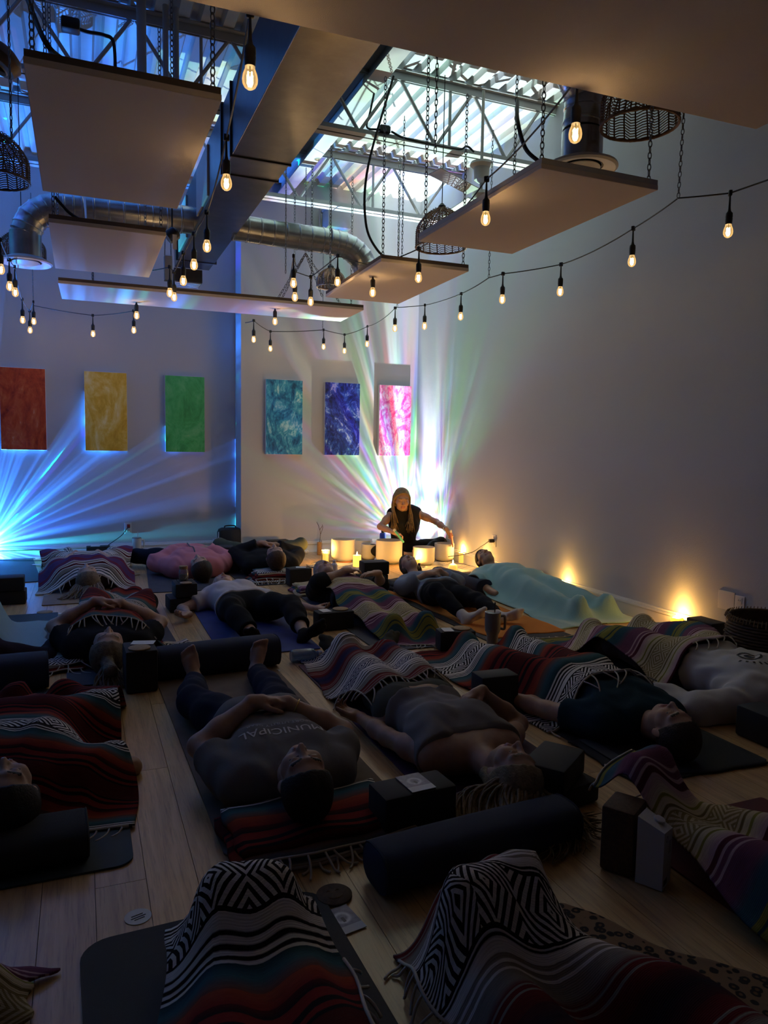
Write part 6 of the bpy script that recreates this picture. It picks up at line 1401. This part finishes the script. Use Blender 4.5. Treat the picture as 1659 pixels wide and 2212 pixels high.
o = MB().lathe([(.04, .002), (.05, .006), (.05, .02), (.02, .026)], (0, -.055, 0), n=24).build('stand', M_BLACK, smooth=True); o.parent = t
o = MB().sphere((0, -.055, .065), .05, 20, 12).build('projector_body', M_BLACK, smooth=True); o.parent = t
o = MB().lathe([(.03, 0), (.03, .012), (.002, .013)], (0, -.055, .112), 20).build('projector_lens', mat('lens_blue', (.1, .3, 1), .2, emit=(.05, .35, 1), es=3.), smooth=True); o.parent = t
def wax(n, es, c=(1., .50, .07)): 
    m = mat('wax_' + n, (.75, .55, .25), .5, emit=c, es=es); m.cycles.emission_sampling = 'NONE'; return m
M_FLAME = mat('flame', (1, .8, .4), .5, emit=(1., .72, .30), es=14.); M_FLAME.cycles.emission_sampling = 'NONE'
def candle(label, c, h, r, wm, power=1., shape='round', jar=False, lz=.03):
    t = thing('candle', label, 'candle', (c[0], c[1], 0), 'flickering candles')
    if shape == 'round': o = MB().lathe([(r*.96, .003), (r, .006), (r, h - .004), (r*.9, h), (r*.55, h - .006), (.002, h - .009)], n=24).build('wax_body', wm, smooth=True)
    elif shape == 'ball': o = MB().sphere((0, 0, r*.95), (r, r, r*.95), 22, 14).build('wax_body', wm, smooth=True); h = r*1.9
    else: o = MB().box((0, 0, h/2 + .002), (r*1.8, r*1.8, h), .4, bev=.005).build('wax_body', wm, smooth=True)
    o.parent = t
    o = MB().lathe([(.001, h - .004), (.0055, h + .006), (.0068, h + .014), (.004, h + .026), (.0008, h + .036)], n=10, caps=False).build('flame_tip', M_FLAME, smooth=True); o.parent = t
    if jar: o = MB().lathe([(r*1.2, .002), (r*1.25, .006), (r*1.25, h + .03), (r*1.2, h + .03), (r*1.2, .006)], n=24, caps=False).build('glass_holder', M_CLEAR, smooth=True); o.parent = t
    l = bpy.data.lights.new('candle_light', 'POINT'); l.energy = CANDLE_W*power; l.color = (1., .50, .10); l.shadow_soft_size = .008; q = bpy.data.objects.new('candle_light', l); COL.objects.link(q); q.parent = t; q.location = (0, 0, h + lz)
    return t
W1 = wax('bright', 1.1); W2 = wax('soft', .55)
candle('glowing candle in a clear glass beside the orange-ring bowl', at(703, 1216), .105, .034, W1, 6, jar=True); candle('tall glowing candle standing before the small bowl', at(771, 1226), .125, .034, W1, 6, 'square')
candle('candle whose flame shows behind the head of the sweatshirt woman', at(899, 1226), .085, .034, W2, 5); candle('round ball candle before the bowl of the pink mallet', at(978, 1236), .1, .046, W2, 5, 'ball'); candle('pillar candle beside the charging cable', at(998, 1217), .115, .036, W2, 6)
for lab, p in (('wall candle hidden behind the fleece-covered man', (1136, 1228)), ('wall candle beyond the folded end of the blue fleece', (1267, 1285)), ('lone wall candle beside the black block and the striped knees', (1478, 1366))):
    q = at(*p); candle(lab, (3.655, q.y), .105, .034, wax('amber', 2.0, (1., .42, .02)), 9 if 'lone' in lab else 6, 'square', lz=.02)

# ------------------------------------------------------------------ outlets and cables
M_PLATE = mat('outlet_white', (.60, .59, .58), .4)
def outlet(label, c, n, plug=None, w_=.072, h_=.116, sockets=True, name='wall_outlet'):
    c = Vector(c); n = Vector(n); s_ = Vector((-n.y, n.x, 0)); rot = math.atan2(s_.y, s_.x); t = thing(name, label, 'outlet', c, 'wall plates'); MB().box(c + n*.003, (w_, .006, h_), rot, bev=.002).build('plate', M_PLATE, t)
    if sockets:
        for dz in (.026, -.026):
            MB().box(c + n*.0068 + Vector((0, 0, dz)), (.034, .003, .034), rot, bev=.004).build('receptacle', M_PLATE, t)
            for dx in (-.0065, .0065): MB().box(c + n*.0086 + s_*dx + Vector((0, 0, dz + .004)), (.0026, .001, .009), rot).build('slot', M_INK, t)
    return t
oc = aty(277, 1141, Y_L); outlet('white wall outlet with a red plug above the white tumbler', oc, (0, -1, 0))
tag(MB().box(oc + Vector((0, -.028, .026)), (.034, .04, .04), bev=.006).build('red_plug', mat('red_plastic', (.25, .015, .015), .5), smooth=True), 'red plug in the outlet above the white tumbler', 'plug')
cable([oc + Vector((0, -.05, .02)), aty(262, 1157, 8.24), aty(236, 1176, 8.2), (.08, 8.16, .005), (-.25, 8.10, .008), (-.62, 8.18, .008), (STAR.x + .05, STAR.y, .012)], .004, 'thin black cable from the red plug along the floor to the star projector')
o1, o2 = atx(1570, 1297, X_R), atx(1597, 1307, X_R)
outlet('square blank white wall plate beside an outlet', o1, (-1, 0, 0), w_=.125, h_=.118, sockets=False, name='blank_plate'); outlet('white double outlet beside the blank square plate', o2 + Vector((0, -.005, 0)), (-1, 0, 0))
o3 = atx(1068, 1168, X_R); outlet('white outlet with a black charger, by the corner', o3, (-1, 0, 0))
tag(MB().box(o3 + Vector((-.035, 0, .0)), (.055, .03, .034), bev=.007).build('charger_plug', M_BLACK, smooth=True), 'black charger plugged in by the corner', 'plug')
cable([o3 + Vector((-.06, 0, 0)), atx(1040, 1180, 3.66), atx(1010, 1196, 3.6), (3.55, 7.12, .02), (3.52, 7.4, .006), (PRISM.x, PRISM.y - .06, .012)], .0035, 'thin black cable from the charger to the dome lamp')
# dark woven hamper at the frame edge
hb = thing('woven_hamper', 'dark woven basket with a frayed rim at the picture edge, against the wall', 'basket', (3.475, 2.86, 0)); M_HAMP = mat('dark_rattan', (.055, .030, .015), .8, vary=(30, .4)); hc = Vector((3.475, 2.86, 0))
for i in range(19):
    z = .012 + i*.0165; r_ = .205 + .012*math.sin(i*.2); m = MB().tube([hc + Vector(((r_ + (.006 if (k + i) % 2 else -.002))*math.cos(2*PI*k/36), (r_ + (.006 if (k + i) % 2 else -.002))*math.sin(2*PI*k/36), z)) for k in range(36)], .0085, 5, closed=True); m.build('coil', M_HAMP, hb, smooth=True, auto=3.1)
MB().lathe([(.20, .004), (.20, .31), (.193, .31), (.193, .01)], hc, 30).build('lining', M_HAMP, hb)
m = MB(); rs = np.random.RandomState(2)
for k in range(70):
    a = 2*PI*k/70; p = hc + Vector((.212*math.cos(a), .212*math.sin(a), .325)); m.tube([p, p + Vector((.012*math.cos(a), .012*math.sin(a), -.02 - .02*rs.rand()))], .003, 4)
fo = m.build('frayed_rim', mat('raffia', (.20, .13, .07), .9), hb); fo['kind'] = 'stuff'
# leopard-print throw along the covered legs
LP = bpy.data.materials.new('leopard'); LP.use_nodes = True; k = NT(LP.node_tree); b = LP.node_tree.nodes['Principled BSDF']; co = k.node('ShaderNodeTexCoord').outputs['Object']; vo = k.node('ShaderNodeTexVoronoi'); k.put(vo.inputs['Vector'], co); vo.inputs['Scale'].default_value = 38
k.put(b.inputs['Base Color'], k.ramp(k.m('ADD', vo.outputs[0], k.m('MULTIPLY', k.noise(co, 60, 2)[0], .3)), [(.30, (.16, .08, .035)), (.36, (.012, .008, .006)), (.56, (.012, .008, .006)), (.62, (.24, .14, .07))])); b.inputs['Roughness'].default_value = .95
X, Y, Z, nu, nv = drape([(.98, 1.62), (1.20, 1.52), (1.62, .62), (1.30, .55)], [], seed=51, wr=.012, warp=.03, floor=.010)
tag(cloth_obj('leopard_throw', X, Y, Z, LP), 'leopard-print throw lying under the red and taupe striped blanket', 'throw')
